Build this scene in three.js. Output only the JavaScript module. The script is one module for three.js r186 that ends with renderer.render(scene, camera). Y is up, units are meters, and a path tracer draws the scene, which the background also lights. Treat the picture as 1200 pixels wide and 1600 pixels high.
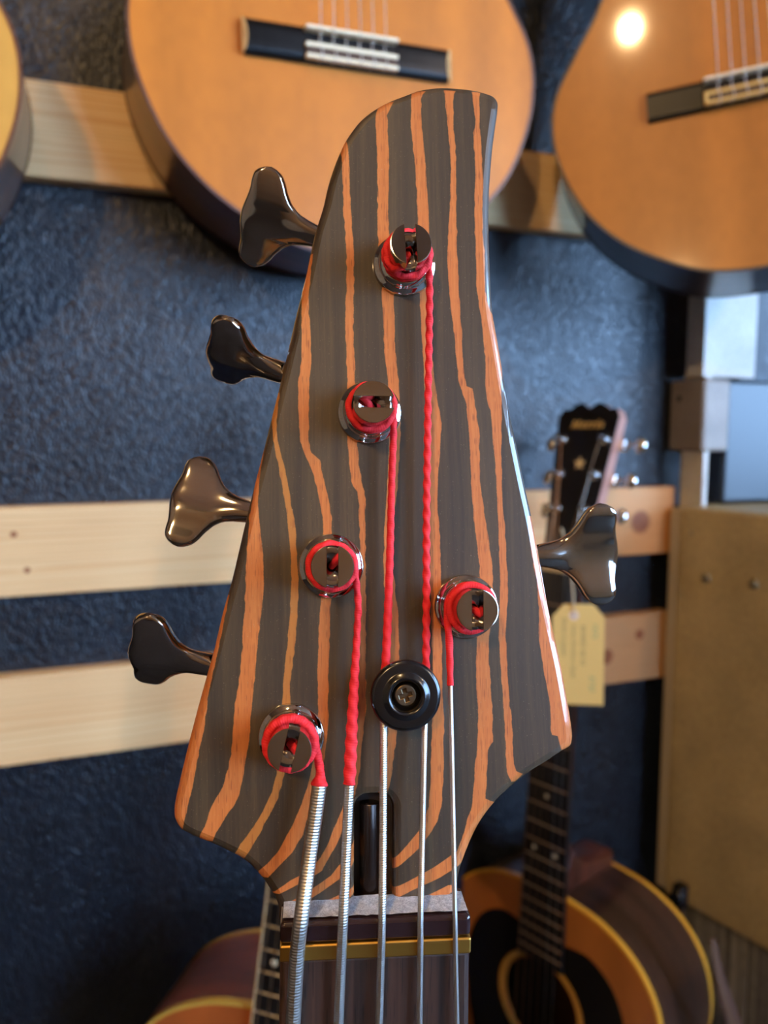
import * as THREE from 'three';
import { mergeGeometries, mergeVertices, toCreasedNormals } from 'three/addons/utils/BufferGeometryUtils.js';
import { RoundedBoxGeometry } from 'three/addons/geometries/RoundedBoxGeometry.js';
import { RectAreaLightUniformsLib } from 'three/addons/lights/RectAreaLightUniformsLib.js';
import { TextGeometry } from 'three/addons/geometries/TextGeometry.js';
import { FontLoader } from 'three/addons/loaders/FontLoader.js';

// ---------------------------------------------------------------- camera, sky, lights, exposure
const scene = new THREE.Scene();
const renderer = new THREE.WebGLRenderer();
renderer.toneMapping = THREE.LinearToneMapping;
renderer.toneMappingExposure = 0.78;
renderer.shadowMap.enabled = true;
RectAreaLightUniformsLib.init();

const camera = new THREE.PerspectiveCamera(67.3, 0.75, 0.02, 60);
camera.position.set(0, 1.035, 0);
camera.rotation.x = -6 * Math.PI / 180;
camera.focus = 0.178;
camera.userData.fStop = 13;

scene.background = new THREE.Color().setRGB(0.34, 0.59, 1.0);     // overcast-blue daylight outside the shop window
scene.backgroundIntensity = 37;

const LAMP_COLOR = new THREE.Color().setRGB(1.0, 0.64, 0.30);
// warm hanging bulbs: place in the wall's frame (along the wall, height, out from the wall), candela
const LAMPS = [
  [-1.25, 2.05, 2.1, 7.2, 'bare warm bulb on a black cord, left of the three hanging bulbs'],
  [-0.593, 2.298, 1.035, 2.2, 'bare warm bulb on a black cord, nearest to the dark wall'],
  [1.05, 2.05, 2.1, 4.8, 'bare warm bulb on a black cord, right of the three hanging bulbs'],
];

// ---------------------------------------------------------------- helpers
const V = (x, y, z) => new THREE.Vector3(x, y, z);
const lin = (r, g, b) => new THREE.Color().setRGB(r, g, b);
const hex = (h) => new THREE.Color(h);
let seed = 12345;
const rnd = () => { seed = (seed * 1664525 + 1013904223) >>> 0; return seed / 4294967296; };
const used = {};
function numbered(name) {
  used[name] = (used[name] ?? -1) + 1;
  return used[name] ? name + '_' + String(used[name]).padStart(3, '0') : name;
}
function mesh(name, geometry, material, parent = scene) {
  const m = new THREE.Mesh(geometry, material);
  m.name = parent === scene ? numbered(name) : name;
  m.castShadow = m.receiveShadow = true;
  parent.add(m);
  return m;
}
function tag(o, label, category, group) { o.userData.label = label; o.userData.category = category; if (group) o.userData.group = group; return o; }
function struct(o, label) { o.userData.kind = 'structure'; if (label) o.userData.label = label; return o; }
function thing(name, label, category, group) {
  const g = new THREE.Group(); g.name = numbered(name); scene.add(g);
  return tag(g, label, category, group);
}
function part(name, parent) { const g = new THREE.Group(); g.name = name; parent.add(g); return g; }
const box = (w, h, d, x = 0, y = 0, z = 0) => new THREE.BoxGeometry(w, h, d).translate(x, y, z);
const rbox = (w, h, d, r, x = 0, y = 0, z = 0) => new RoundedBoxGeometry(w, h, d, 3, r).translate(x, y, z);
const span = (x0, x1, y0, y1, z0, z1) => box(x1 - x0, y1 - y0, z1 - z0, (x0 + x1) / 2, (y0 + y1) / 2, (z0 + z1) / 2);
const rspan = (x0, x1, y0, y1, z0, z1, r) => rbox(x1 - x0, y1 - y0, z1 - z0, r, (x0 + x1) / 2, (y0 + y1) / 2, (z0 + z1) / 2);
const join = (list) => mergeGeometries(list.map((g) => {
  const c = g.index ? g.toNonIndexed() : g;
  for (const k of Object.keys(c.attributes)) if (!['position', 'normal', 'uv'].includes(k)) c.deleteAttribute(k);
  return c;
}));
const lathe = (pts, seg = 48) => new THREE.LatheGeometry(pts.map(([r, z]) => new THREE.Vector2(r, z)), seg).rotateX(Math.PI / 2);   // turned about z
function planarUV(g, sx = 1, sy = 1, ox = 0, oy = 0) {
  const p = g.attributes.position, uv = new Float32Array(p.count * 2);
  for (let i = 0; i < p.count; i++) { uv[2 * i] = (p.getX(i) - ox) * sx; uv[2 * i + 1] = (p.getY(i) - oy) * sy; }
  g.setAttribute('uv', new THREE.BufferAttribute(uv, 2));
  return g;
}
// uv in metres by the face's main direction (u along x or z, v along y or z)
function boxUV(g) {
  const c = g.index ? g.toNonIndexed() : g, p = c.attributes.position, n = c.attributes.normal, uv = new Float32Array(p.count * 2);
  for (let i = 0; i < p.count; i++) {
    const ax = Math.abs(n.getX(i)), ay = Math.abs(n.getY(i)), az = Math.abs(n.getZ(i));
    const x = p.getX(i), y = p.getY(i), z = p.getZ(i);
    const [u, v] = az >= ax && az >= ay ? [x, y] : ay >= ax ? [x, z] : [z, y];
    uv[2 * i] = u; uv[2 * i + 1] = v;
  }
  c.setAttribute('uv', new THREE.BufferAttribute(uv, 2));
  return c;
}
// a tube along points, radius a function of distance and angle
function sweep(points, radius, step, radial = 10) {
  const curve = new THREE.CatmullRomCurve3(points, false, 'centripetal');
  curve.arcLengthDivisions = Math.max(400, points.length * 30);
  const len = curve.getLength(), n = Math.max(2, Math.ceil(len / step)), pts = curve.getSpacedPoints(n);
  const pos = [], uvs = [], idx = [];
  let normal = null;
  for (let i = 0; i <= n; i++) {
    const t = pts[Math.min(n, i + 1)].clone().sub(pts[Math.max(0, i - 1)]).normalize();
    if (!normal) normal = Math.abs(t.z) < 0.9 ? V(0, 0, 1) : V(1, 0, 0);
    normal = normal.clone().sub(t.clone().multiplyScalar(normal.dot(t))).normalize();
    const bi = t.clone().cross(normal);
    for (let k = 0; k <= radial; k++) {
      const a = k / radial * Math.PI * 2, r = radius(i / n * len, a, len), p = pts[i];
      pos.push(p.x + (normal.x * Math.cos(a) + bi.x * Math.sin(a)) * r, p.y + (normal.y * Math.cos(a) + bi.y * Math.sin(a)) * r, p.z + (normal.z * Math.cos(a) + bi.z * Math.sin(a)) * r);
      uvs.push(i / n * len, k / radial);
      if (i < n && k < radial) { const q = i * (radial + 1) + k, w = q + radial + 1; idx.push(q, q + 1, w, w, q + 1, w + 1); }
    }
  }
  const c0 = pos.length / 3; pos.push(pts[0].x, pts[0].y, pts[0].z, pts[n].x, pts[n].y, pts[n].z); uvs.push(0, 0, len, 0);
  for (let k = 0; k < radial; k++) { idx.push(c0, k + 1, k); const q = n * (radial + 1) + k; idx.push(c0 + 1, q, q + 1); }
  const g = new THREE.BufferGeometry();
  g.setAttribute('position', new THREE.Float32BufferAttribute(pos, 3));
  g.setAttribute('uv', new THREE.Float32BufferAttribute(uvs, 2));
  g.setIndex(idx); g.computeVertexNormals();
  return g.toNonIndexed();
}
const rod = (a, b, r, radial = 10) => sweep([a, a.clone().lerp(b, 0.5), b], () => r, a.distanceTo(b) / 2, radial);

// flat faces keep their own normal, so that only the rounded edges shade round
function crease(g, angle) {
  const c = toCreasedNormals(g, angle), p = c.attributes.position, n = c.attributes.normal, a = V(), b = V(), d = V();
  for (let i = 0; i < p.count; i += 3) {
    a.fromBufferAttribute(p, i + 1).sub(d.fromBufferAttribute(p, i)); b.fromBufferAttribute(p, i + 2).sub(d); a.cross(b).normalize();
    if (Math.max(Math.abs(a.x), Math.abs(a.y), Math.abs(a.z)) > 0.9999) for (let k = 0; k < 3; k++) n.setXYZ(i + k, a.x, a.y, a.z);
  }
  return c;
}

// value noise
function hash(i, j, s) { let h = (i * 374761393 + j * 668265263 + s * 974634777) | 0; h = Math.imul(h ^ (h >>> 13), 1274126177); return ((h ^ (h >>> 16)) >>> 0) / 4294967296; }
function noise(x, y, s = 0, wx = 0, wy = 0) {
  const i = Math.floor(x), j = Math.floor(y), fx = x - i, fy = y - j, a = fx * fx * (3 - 2 * fx), b = fy * fy * (3 - 2 * fy);
  const m = (k, w) => w ? ((k % w) + w) % w : k;
  const h = (p, q) => hash(m(p, wx), m(q, wy), s);
  return (h(i, j) * (1 - a) + h(i + 1, j) * a) * (1 - b) + (h(i, j + 1) * (1 - a) + h(i + 1, j + 1) * a) * b;
}
const clamp = (x, a = 0, b = 1) => Math.min(b, Math.max(a, x));
const mix = (a, b, t) => a + (b - a) * t;
const mix3 = (a, b, t) => [mix(a[0], b[0], t), mix(a[1], b[1], t), mix(a[2], b[2], t)];
const smooth = (a, b, x) => { const t = clamp((x - a) / (b - a)); return t * t * (3 - 2 * t); };
function texture(w, h, fn, srgb = true, wrap = THREE.RepeatWrapping) {       // fn(u, v) -> [r, g, b] in 0..255
  const d = new Uint8Array(w * h * 4);
  for (let y = 0; y < h; y++) for (let x = 0; x < w; x++) {
    const c = fn((x + 0.5) / w, (y + 0.5) / h), k = (y * w + x) * 4;
    d[k] = clamp(c[0], 0, 255); d[k + 1] = clamp(c[1], 0, 255); d[k + 2] = clamp(c[2], 0, 255); d[k + 3] = 255;
  }
  const t = new THREE.DataTexture(d, w, h, THREE.RGBAFormat);
  t.magFilter = THREE.LinearFilter; t.minFilter = THREE.LinearFilter; t.wrapS = t.wrapT = wrap;
  if (srgb) t.colorSpace = THREE.SRGBColorSpace;
  t.needsUpdate = true;
  return t;
}
const grey = (v) => [v * 255, v * 255, v * 255];
function repeat(t, x, y, ox = 0, oy = 0) { const c = t.clone(); c.repeat.set(x, y); c.offset.set(ox, oy); c.needsUpdate = true; return c; }
const std = (o) => new THREE.MeshStandardMaterial(o);
const phys = (o) => new THREE.MeshPhysicalMaterial(o);

// the wall's frame: x along the wall to the right, y up from the floor, z out into the room
const WALL_YAW = 20.4 * Math.PI / 180, WALL_O = V(0, 0, -0.843);
function onWall(o, x = 0, y = 0, z = 0, yaw = 0) {
  o.position.set(x, y, z).applyAxisAngle(V(0, 1, 0), WALL_YAW).add(WALL_O);
  o.rotation.y = WALL_YAW + yaw;
  return o;
}

// ---------------------------------------------------------------- surface textures
const peel = texture(1024, 1024, (u, v) => {           // heavy orange-peel paint, tile of 0.45 m
  const a = noise(u * 200, v * 130, 1, 200, 130), b = noise(u * 120, v * 80, 2, 120, 80), c = noise(u * 400, v * 400, 3, 400, 400);
  return grey(clamp(0.2 + 0.7 * smooth(0.3, 0.85, a * 0.65 + b * 0.35) + 0.1 * (c - 0.5)));
}, false);
const paintTone = texture(512, 512, (u, v) => {
  const a = noise(u * 9, v * 9, 5, 9, 9), b = noise(u * 60, v * 60, 6, 60, 60);
  const k = 0.85 + 0.2 * a + 0.1 * (b - 0.5);
  return [17 * k, 24 * k, 34 * k];
});
function pineTexture(s, knots, woodShade) {                 // heart: tone of the right end, orange wood with shade painted in                        // 1.2 m by 0.086 m
  return texture(2048, 192, (u, v) => {
    const x = u * 1.2, y = v * 0.086;
    let bend = 0.010 * (noise(x * 3.2, 1.3, s) - 0.5) + 0.003 * (noise(x * 9, v * 2, s + 1) - 0.5), kn = 0;
    for (const [kx, ky, kr] of knots) {
      const dx = (x - kx) / 2.6, dy = y - ky, d = Math.hypot(dx, dy);
      bend += Math.sign(dy || 1) * kr * 0.9 * Math.exp(-d / (kr * 1.2));
      kn = Math.max(kn, smooth(kr * 1.15, kr * 0.75, Math.hypot(x - kx, dy)));
    }
    const yy = y + bend, ring = yy * 150 + 2.4 * noise(x * 2, yy * 60, s + 2);
    const saw = ring - Math.floor(ring), late = smooth(0.55, 0.93, saw) * (1 - smooth(0.93, 1, saw));
    const fine = noise(x * 30, y * 3200, s + 3), broad = noise(x * 2.5, y * 45, s + 4);
    let c = mix3([220, 186, 134], [196, 142, 88], late * (0.35 + 0.5 * broad));
    c = mix3(c, [210, 162, 106], 0.45 * broad);
    if (woodShade) c = mix3(c, woodShade, 0.8 * smooth(0.70, 0.86, x + 0.06 * (noise(x * 4, y * 60, s + 6) - 0.5)));
    c = mix3(c, [120, 66, 34], kn * (0.7 + 0.3 * noise(x * 300, y * 300, s + 5)));
    return c.map((q) => q * (0.95 + 0.08 * fine));
  });
}
const soundTexture = texture(1024, 512, (u, v) => {      // fine straight vertical grain, tile 0.4 m wide
  const x = u * 0.4 + 0.0006 * (noise(v * 3, u * 4, 21, 3, 4) - 0.5);
  const ring = x * 520 + 1.2 * noise(u * 18, v * 2, 22, 18, 2), saw = ring - Math.floor(ring);
  const late = smooth(0.35, 0.85, saw) * (1 - smooth(0.85, 1, saw));
  const broad = noise(u * 14, v * 1, 23, 14, 1), silk = noise(u * 60, v * 90, 24, 60, 90);
  const k = 1 - 0.10 * late - 0.12 * (broad - 0.5) - 0.04 * (silk - 0.5);
  return [255 * 0.95 * k, 255 * 0.95 * k * (1 - 0.02 * late), 255 * 0.94 * k * (1 - 0.05 * late)];
});
const streaks = texture(512, 1024, (u, v) => {           // dark tonewood: long streaks and pores, tile 0.1 m by 0.4 m
  const a = noise(u * 26, v * 2, 31, 26, 2), b = noise(u * 90, v * 6, 32, 90, 6), c = noise(u * 256, v * 60, 33, 256, 60);
  return grey(clamp(0.62 + 0.30 * (a - 0.5) + 0.22 * (b - 0.5) - 0.28 * smooth(0.72, 0.95, c)));
});
const speck = texture(512, 512, (u, v) => {
  const a = noise(u * 8, v * 8, 41, 8, 8), b = noise(u * 128, v * 128, 42, 128, 128);
  return grey(0.86 + 0.12 * (a - 0.5) + 0.10 * (b - 0.5));
});
const dustTex = texture(512, 512, (u, v) => {            // grey settled dust with fluff
  const a = noise(u * 120, v * 120, 51, 120, 120), b = noise(u * 30, v * 30, 52, 30, 30), c = noise(u * 256, v * 256, 53, 256, 256);
  const k = clamp(0.35 + 0.45 * a + 0.3 * b + 0.35 * (c - 0.5));
  return [mix(96, 196, k), mix(100, 200, k), mix(104, 204, k)];
});

// ---------------------------------------------------------------- the room
const paint = phys({ map: repeat(paintTone, 1 / 0.9, 1 / 0.9), bumpMap: repeat(peel, 1 / 0.31, 1 / 0.31), bumpScale: 0.0010, roughness: 0.34, specularIntensity: 1.0 });
const tan = std({ color: hex('#94795a'), map: repeat(speck, 1, 1), roughness: 0.9 });
const T = 0.14, X0 = -2.6, X1 = 2.4, Z1 = 3.6, HGT = 2.75;
const room = (name, list, m, label) => onWall(struct(mesh(name, boxUV(join(list)), m), label));
room('wall_front', [span(X0 - T, X1 + T, 0, HGT, -0.019 - T, -0.019)], paint, 'dark navy textured wall behind the guitars');
room('wall_left', [span(X0 - T, X0, 0, HGT, -0.019, Z1)], tan);
const WIN = { back: [0.8, 2.2], side: [1.1, 3.3], y: [0.75, 2.3] };
const [WY0, WY1] = WIN.y;
room('wall_right', [span(X1, X1 + T, 0, HGT, -0.019, WIN.side[0]), span(X1, X1 + T, 0, HGT, WIN.side[1], Z1), span(X1, X1 + T, 0, WY0, WIN.side[0], WIN.side[1]), span(X1, X1 + T, WY1, HGT, WIN.side[0], WIN.side[1])], tan);
room('wall_back', [span(X0 - T, WIN.back[0], 0, HGT, Z1, Z1 + T), span(WIN.back[1], X1 + T, 0, HGT, Z1, Z1 + T), span(WIN.back[0], WIN.back[1], 0, WY0, Z1, Z1 + T), span(WIN.back[0], WIN.back[1], WY1, HGT, Z1, Z1 + T)], tan);
room('floor', [span(X0 - T, X1 + T, -T, 0, -0.019 - T, Z1 + T)], std({ color: hex('#4c4640'), map: repeat(streaks, 5, 1.2), roughness: 0.7 }));
room('ceiling', [span(X0 - T, X1 + T, HGT, HGT + T, -0.019 - T, Z1 + T)], std({ color: hex('#6f5846'), map: repeat(speck, 1, 1), roughness: 0.85 }));
const whitePaint = std({ color: hex('#e6e4de'), roughness: 0.5 });
const paneMat = phys({ color: lin(1, 1, 1), transmission: 1, roughness: 0, thickness: 0, ior: 1.5 });
// each window is built along its own wall: a0..a1 across, panes side by side
function shopWindow(name, label, a0, a1, n, place) {
  const w = struct(new THREE.Group(), label), fr = 0.05, W0 = a1 - a0; w.name = name; scene.add(w);
  const bars = [span(0, W0, WY0, WY0 + fr, 0.02, 0.1), span(0, W0, WY1 - fr, WY1, 0.02, 0.1), span(0, fr, WY0, WY1, 0.02, 0.1), span(W0 - fr, W0, WY0, WY1, 0.02, 0.1)];
  const pw = (W0 - 2 * fr - (n - 1) * fr) / n;
  for (let k = 0; k < n; k++) {
    const x = fr + k * (pw + fr);
    if (k) bars.push(span(x - fr, x, WY0, WY1, 0.02, 0.1));
    mesh('pane', new THREE.PlaneGeometry(pw, WY1 - WY0 - 2 * fr).rotateY(Math.PI).translate(x + pw / 2, (WY0 + WY1) / 2, 0.06), paneMat, w);
  }
  mesh('window_frame', join(bars), whitePaint, w);
  place(w);
}
shopWindow('window_1', 'daylight shop window with white frame in the far wall', ...WIN.back, 2, (w) => onWall(w, WIN.back[0], 0, Z1));
shopWindow('window_2', 'wide daylight shop window with white frame in the right wall', ...WIN.side, 2, (w) => onWall(w, X1, 0, WIN.side[1], Math.PI / 2));

// hanging bulbs
for (const [x, y, z, cd, label] of LAMPS) {
  const g = onWall(thing('hanging_bulb', label, 'lamp', 'warm hanging bulbs'), x, y, z);
  mesh('bulb', new THREE.SphereGeometry(0.017, 24, 16).scale(1, 1.15, 1), std({ color: lin(0, 0, 0), emissive: LAMP_COLOR, emissiveIntensity: 40 }), g);
  mesh('socket', new THREE.CylinderGeometry(0.016, 0.02, 0.06, 20).translate(0, 0.062, 0), std({ color: hex('#1a1a1a'), roughness: 0.4 }), g);
  mesh('cord', new THREE.CylinderGeometry(0.003, 0.003, HGT - y - 0.09, 8).translate(0, 0.09 + (HGT - y - 0.09) / 2, 0), std({ color: hex('#111111'), roughness: 0.7 }), g);
  const l = new THREE.PointLight(LAMP_COLOR, cd); l.castShadow = true; l.shadow.radius = 0.85; g.add(l);
}

// ---------------------------------------------------------------- pine rails on the wall
const RAILS = [
  [1.2645, 1.3490, 11, [[0.245, 0.036, 0.0045], [0.245, 0.062, 0.003], [0.86, 0.04, 0.011]], 'top pine rail, behind the hanging classical guitars', null],
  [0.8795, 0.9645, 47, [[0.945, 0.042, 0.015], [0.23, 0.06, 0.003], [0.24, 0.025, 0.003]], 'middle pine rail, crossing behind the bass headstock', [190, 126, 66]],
  [0.7150, 0.8020, 83, [[0.90, 0.036, 0.010], [0.95, 0.06, 0.007]], 'lowest pine rail, below the middle rail', [170, 126, 82]],  // last colour: brown right end, shade painted into the wood
];
for (const [y0, y1, s, knots, label, woodShade] of RAILS) {
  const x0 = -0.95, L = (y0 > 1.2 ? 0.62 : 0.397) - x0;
  const t = pineTexture(s, knots, woodShade);
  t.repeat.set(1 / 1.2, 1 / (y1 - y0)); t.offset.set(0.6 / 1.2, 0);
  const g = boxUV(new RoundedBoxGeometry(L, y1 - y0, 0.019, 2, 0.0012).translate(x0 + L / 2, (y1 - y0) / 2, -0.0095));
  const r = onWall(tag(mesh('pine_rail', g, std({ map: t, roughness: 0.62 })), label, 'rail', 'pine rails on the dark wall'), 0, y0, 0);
}

// ---------------------------------------------------------------- acoustic and classical guitars
function spline(half, k = 8) {                            // closed outline from a half profile (top or bottom centre first)
  const pts = half.map(([x, y]) => V(x, y, 0));
  const c = new THREE.CatmullRomCurve3([...pts, ...half.slice(1, -1).reverse().map(([x, y]) => V(-x, y, 0))], true, 'catmullrom', 0.5);
  return c.getPoints((half.length * 2 - 2) * k).slice(0, -1).map((p) => new THREE.Vector2(p.x, p.y));
}
function insetLoop(loop, d) {
  return loop.map((p, i) => {
    const a = loop[(i + loop.length - 1) % loop.length], b = loop[(i + 1) % loop.length], tx = b.x - a.x, ty = b.y - a.y, l = Math.hypot(tx, ty) || 1;
    return new THREE.Vector2(p.x - ty / l * d, p.y + tx / l * d);
  });
}
const area = (l) => l.reduce((s, p, i) => { const q = l[(i + 1) % l.length]; return s + p.x * q.y - q.x * p.y; }, 0);
function wallStrip(loop, z0, z1) {
  const pos = [], uv = [], idx = []; let s = 0;
  for (let i = 0; i <= loop.length; i++) {
    const p = loop[i % loop.length]; if (i) s += p.distanceTo(loop[i - 1]);
    pos.push(p.x, p.y, z0, p.x, p.y, z1); uv.push(z0, s, z1, s);
    if (i < loop.length) { const q = i * 2; idx.push(q, q + 1, q + 2, q + 2, q + 1, q + 3); }
  }
  const g = new THREE.BufferGeometry();
  g.setAttribute('position', new THREE.Float32BufferAttribute(pos, 3)); g.setAttribute('uv', new THREE.Float32BufferAttribute(uv, 2));
  g.setIndex(idx); g.computeVertexNormals();
  // close the seam in the normals
  const n = g.attributes.normal, e = loop.length * 2;
  for (const k of [0, 1]) { const m = V(n.getX(k) + n.getX(e + k), n.getY(k) + n.getY(e + k), 0).normalize(); n.setXYZ(k, m.x, m.y, 0); n.setXYZ(e + k, m.x, m.y, 0); }
  return g.toNonIndexed();
}
const plate = (loop, z0, z1, holes = []) => { const s = new THREE.Shape(loop); s.holes = holes.map((h) => new THREE.Path(h)); return planarUV(new THREE.ExtrudeGeometry(s, { depth: z1 - z0, bevelEnabled: false }).translate(0, 0, z0)); };
function ringStrip(loop, w, z0, z1) { const inner = insetLoop(loop, w); return plate(loop, z0, z1, [inner]); }
const circle = (cx, cy, r, n = 48) => Array.from({ length: n }, (_, i) => new THREE.Vector2(cx + r * Math.cos(i / n * 2 * Math.PI), cy + r * Math.sin(i / n * 2 * Math.PI)));
function ccw(loop) { return area(loop) < 0 ? loop.slice().reverse() : loop; }
function bodyShell(g, loop, depth, hole, M) {             // soundboard at z = 0, back at -depth
  mesh('soundboard', plate(loop, -0.003, 0, [circle(hole[0], hole[1], hole[2])]), M.top, g);
  mesh('sides', join([wallStrip(loop, -depth, -0.003), wallStrip(insetLoop(loop, 0.002).slice().reverse(), -depth, -0.003)]), M.side, g);
  mesh('back', plate(loop, -depth - 0.003, -depth), M.side, g);
  for (const [z, w] of [[0, M.bindFront], [-depth - 0.003, M.bindBack]]) if (w) {
    const out = insetLoop(loop, -0.0006);
    const b = mesh('binding', join([wallStrip(out, z - 0.0008, z + w + 0.0002 - 0.003 * (z === 0 ? 1 : 0)), ringStrip(out, 0.0026, z === 0 ? -0.0005 : z - 0.0009, z === 0 ? 0.0006 : z + 0.0004)].map((q) => q)), M.bind, g);
    if (z === 0) b.geometry = join([wallStrip(out, -w, 0.0006), ringStrip(out, 0.0026, -0.0005, 0.0006)]); else b.geometry = join([wallStrip(out, z - 0.0009, z + w), ringStrip(out, 0.0026, z - 0.0009, z - 0.0002)]);
  }
}
const bone = std({ color: hex('#e9dcb8'), roughness: 0.45 });
const ebony = phys({ color: hex('#151313'), map: repeat(streaks, 6, 2), roughness: 0.34, specularIntensity: 0.45 });
const nylon = phys({ color: hex('#e8e2d4'), roughness: 0.2, transmission: 0.35, thickness: 0 });
const steel = std({ color: hex('#b9b2a4'), metalness: 1, roughness: 0.32 });
const bronze = std({ color: hex('#8e6c4e'), metalness: 1, roughness: 0.4 });
const chrome = std({ color: hex('#d8d8d6'), metalness: 1, roughness: 0.09 });
const mahogany = phys({ color: hex('#6b3a28'), map: repeat(streaks, 4, 2), roughness: 0.35, clearcoat: 0.6, clearcoatRoughness: 0.15 });

const CLASSICAL = ccw(spline([[0, 0], [.05, .005], [.094, .025], [.13, .05], [.16, .085], [.18, .13], [.186, .17], [.18, .205], [.16, .24], [.135, .28], [.122, .315], [.121, .345], [.130, .385], [.140, .42], [.135, .455], [.105, .482], [.05, .493], [0, .494]]));
function classical(label, topColor, sideColor, opts = {}) {
  const g = thing('classical_guitar', label, 'guitar', 'classical guitars hanging on the wall');
  const top = phys({ color: topColor, map: repeat(soundTexture, 1 / 0.4, 1 / 0.8, opts.shift ?? 0, 0), roughness: opts.rough ?? 0.35, specularIntensity: 0.5, clearcoat: opts.coat ?? 0.8, clearcoatRoughness: opts.coatRough ?? 0.12 });
  const side = phys({ color: sideColor, map: repeat(streaks, 5, 2), roughness: 0.35, clearcoat: 0.7, clearcoatRoughness: 0.15 });
  bodyShell(g, CLASSICAL, 0.095, [0, 0.335, 0.043], { top, side, bind: std({ color: opts.bind ?? hex('#5a3320'), roughness: 0.4 }), bindFront: 0.002, bindBack: 0.002 });
  mesh('rosette', plate(circle(0, 0.335, 0.06), 0, 0.0004, [circle(0, 0.335, 0.0435)]), std({ color: hex('#6d4526'), map: repeat(speck, 40, 40), roughness: 0.4 }), g);
  // bridge: arched wings, tie block with bone strips, saddle
  const by = 0.172, br = part('bridge', g);
  const arch = new THREE.Shape(); arch.moveTo(-0.0145, 0); arch.lineTo(-0.0145, 0.0022);
  for (let i = 0; i <= 10; i++) { const a = Math.PI * (1 - i / 10); arch.lineTo(0.0145 * Math.cos(a), 0.0022 + (opts.flat ? 0.0028 : 0.0050) * Math.sin(a)); }
  arch.lineTo(0.0145, 0);
  for (const s of [-1, 1]) {
    const w = new THREE.ExtrudeGeometry(arch, { depth: 0.0505, bevelEnabled: false, curveSegments: 6 });
    w.rotateY(Math.PI / 2).rotateX(Math.PI / 2);            // extrude axis -> x, profile x -> y, profile y -> z
    const p = w.attributes.position;
    let lo = 1e9, hi = -1e9; for (let i = 0; i < p.count; i++) { lo = Math.min(lo, p.getX(i)); hi = Math.max(hi, p.getX(i)); }
    let zl = 1e9; for (let i = 0; i < p.count; i++) zl = Math.min(zl, p.getZ(i));
    w.translate(-(lo + hi) / 2, 0, -zl);
    const q = crease(w, 0.5);
    mesh('wing', boxUV(q).translate(s * (0.0430 + 0.02525), by, 0), ebony, br);
    // sloping bevelled end of pale wood
    const es = new THREE.Shape(); es.moveTo(0, -0.0138); es.absellipse(0, 0, 0.0052, 0.0138, -Math.PI / 2, Math.PI / 2, false); es.lineTo(0, -0.0138);
    if (!opts.flat) mesh('wing_end', planarUV(new THREE.ExtrudeGeometry(es, { depth: 0.0008, bevelEnabled: false, curveSegments: 14 })).rotateY(-0.55).rotateZ(s > 0 ? Math.PI : 0).translate(s * 0.0952, by, 0.0048), std({ color: hex('#c29a64'), roughness: 0.3 }), br);
  }
  mesh('centre_block', rspan(-0.043, 0.043, by - 0.0145, by + 0.0145, 0, 0.0050, 0.001), ebony, br);
  const tie = mesh('tie_block', rspan(-0.0415, 0.0415, by - 0.0125, by - 0.0005, 0.004, 0.0105, 0.0012), phys({ color: hex('#6b4a2c'), map: repeat(streaks, 8, 8), roughness: 0.4 }), br);
  for (const [y0, y1] of [[-0.0128, -0.0098], [-0.0036, -0.0004]]) mesh('bone_strip', rspan(-0.0418, 0.0418, by + y0, by + y1, 0.006, 0.0112, 0.0006), opts.strip ?? bone, tie);
  if (opts.frame) for (const s of [-1, 1]) mesh('bone_strip', rspan(s * 0.0405 - 0.0016, s * 0.0405 + 0.0016, by - 0.0128, by - 0.0004, 0.006, 0.0111, 0.0006), opts.strip ?? bone, tie);
  mesh('saddle', rspan(-0.0418, 0.0418, by + 0.0098, by + 0.0126, 0.004, 0.0132, 0.0008), bone, br);
  for (let k = 0; k < 6; k++) {
    const x = -0.0295 + k * 0.0118, r = [0.00055, 0.0005, 0.00045, 0.00052, 0.00045, 0.0004][k];
    mesh('string', join([rod(V(x, by + 0.0112, 0.0136), V(x * 0.72, 0.84, 0.0105), r, 6), rod(V(x, by + 0.0112, 0.0136), V(x, by - 0.0008, 0.0085), r, 6), sweep([V(x + 0.0012, by - 0.0005, 0.0105), V(x + 0.0012, by - 0.006, 0.0118), V(x + 0.0012, by - 0.0125, 0.0116), V(x - 0.001, by - 0.0145, 0.0075)], () => r, 0.002, 6)]), nylon, g);
  }
  // neck, fingerboard and slotted head above the picture
  mesh('neck', rspan(-0.025, 0.025, 0.48, 0.85, -0.022, 0.001, 0.006), mahogany, g);
  mesh('fingerboard', span(-0.027, 0.027, 0.385, 0.84, 0.001, 0.007), ebony, g);
  const head = new THREE.Shape([[-0.026, 0.84], [-0.035, 0.87], [-0.037, 1.03], [-0.02, 1.045], [0.02, 1.045], [0.037, 1.03], [0.035, 0.87], [0.026, 0.84]].map(([x, y]) => new THREE.Vector2(x, y)));
  head.holes = [-1, 1].map((s) => new THREE.Path([[s * 0.019 - 0.007, 0.885], [s * 0.019 + 0.007, 0.885], [s * 0.019 + 0.007, 1.0], [s * 0.019 - 0.007, 1.0]].map(([x, y]) => new THREE.Vector2(x, y))));
  mesh('head', planarUV(new THREE.ExtrudeGeometry(head, { depth: 0.018, bevelEnabled: false }).translate(0, 0, -0.02)), mahogany, g);
  return g;
}
const g1 = classical('classical guitar with light orange cedar top, hanging behind the tip of the bass headstock', hex('#c87724'), hex('#905640'), { shift: 0.1, rough: 0.5, coat: 0.1, coatRough: 0.2 });
onWall(g1, -0.0695, 1.035 + 0.1582, 0.11); g1.rotateZ(0.0224);
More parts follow.
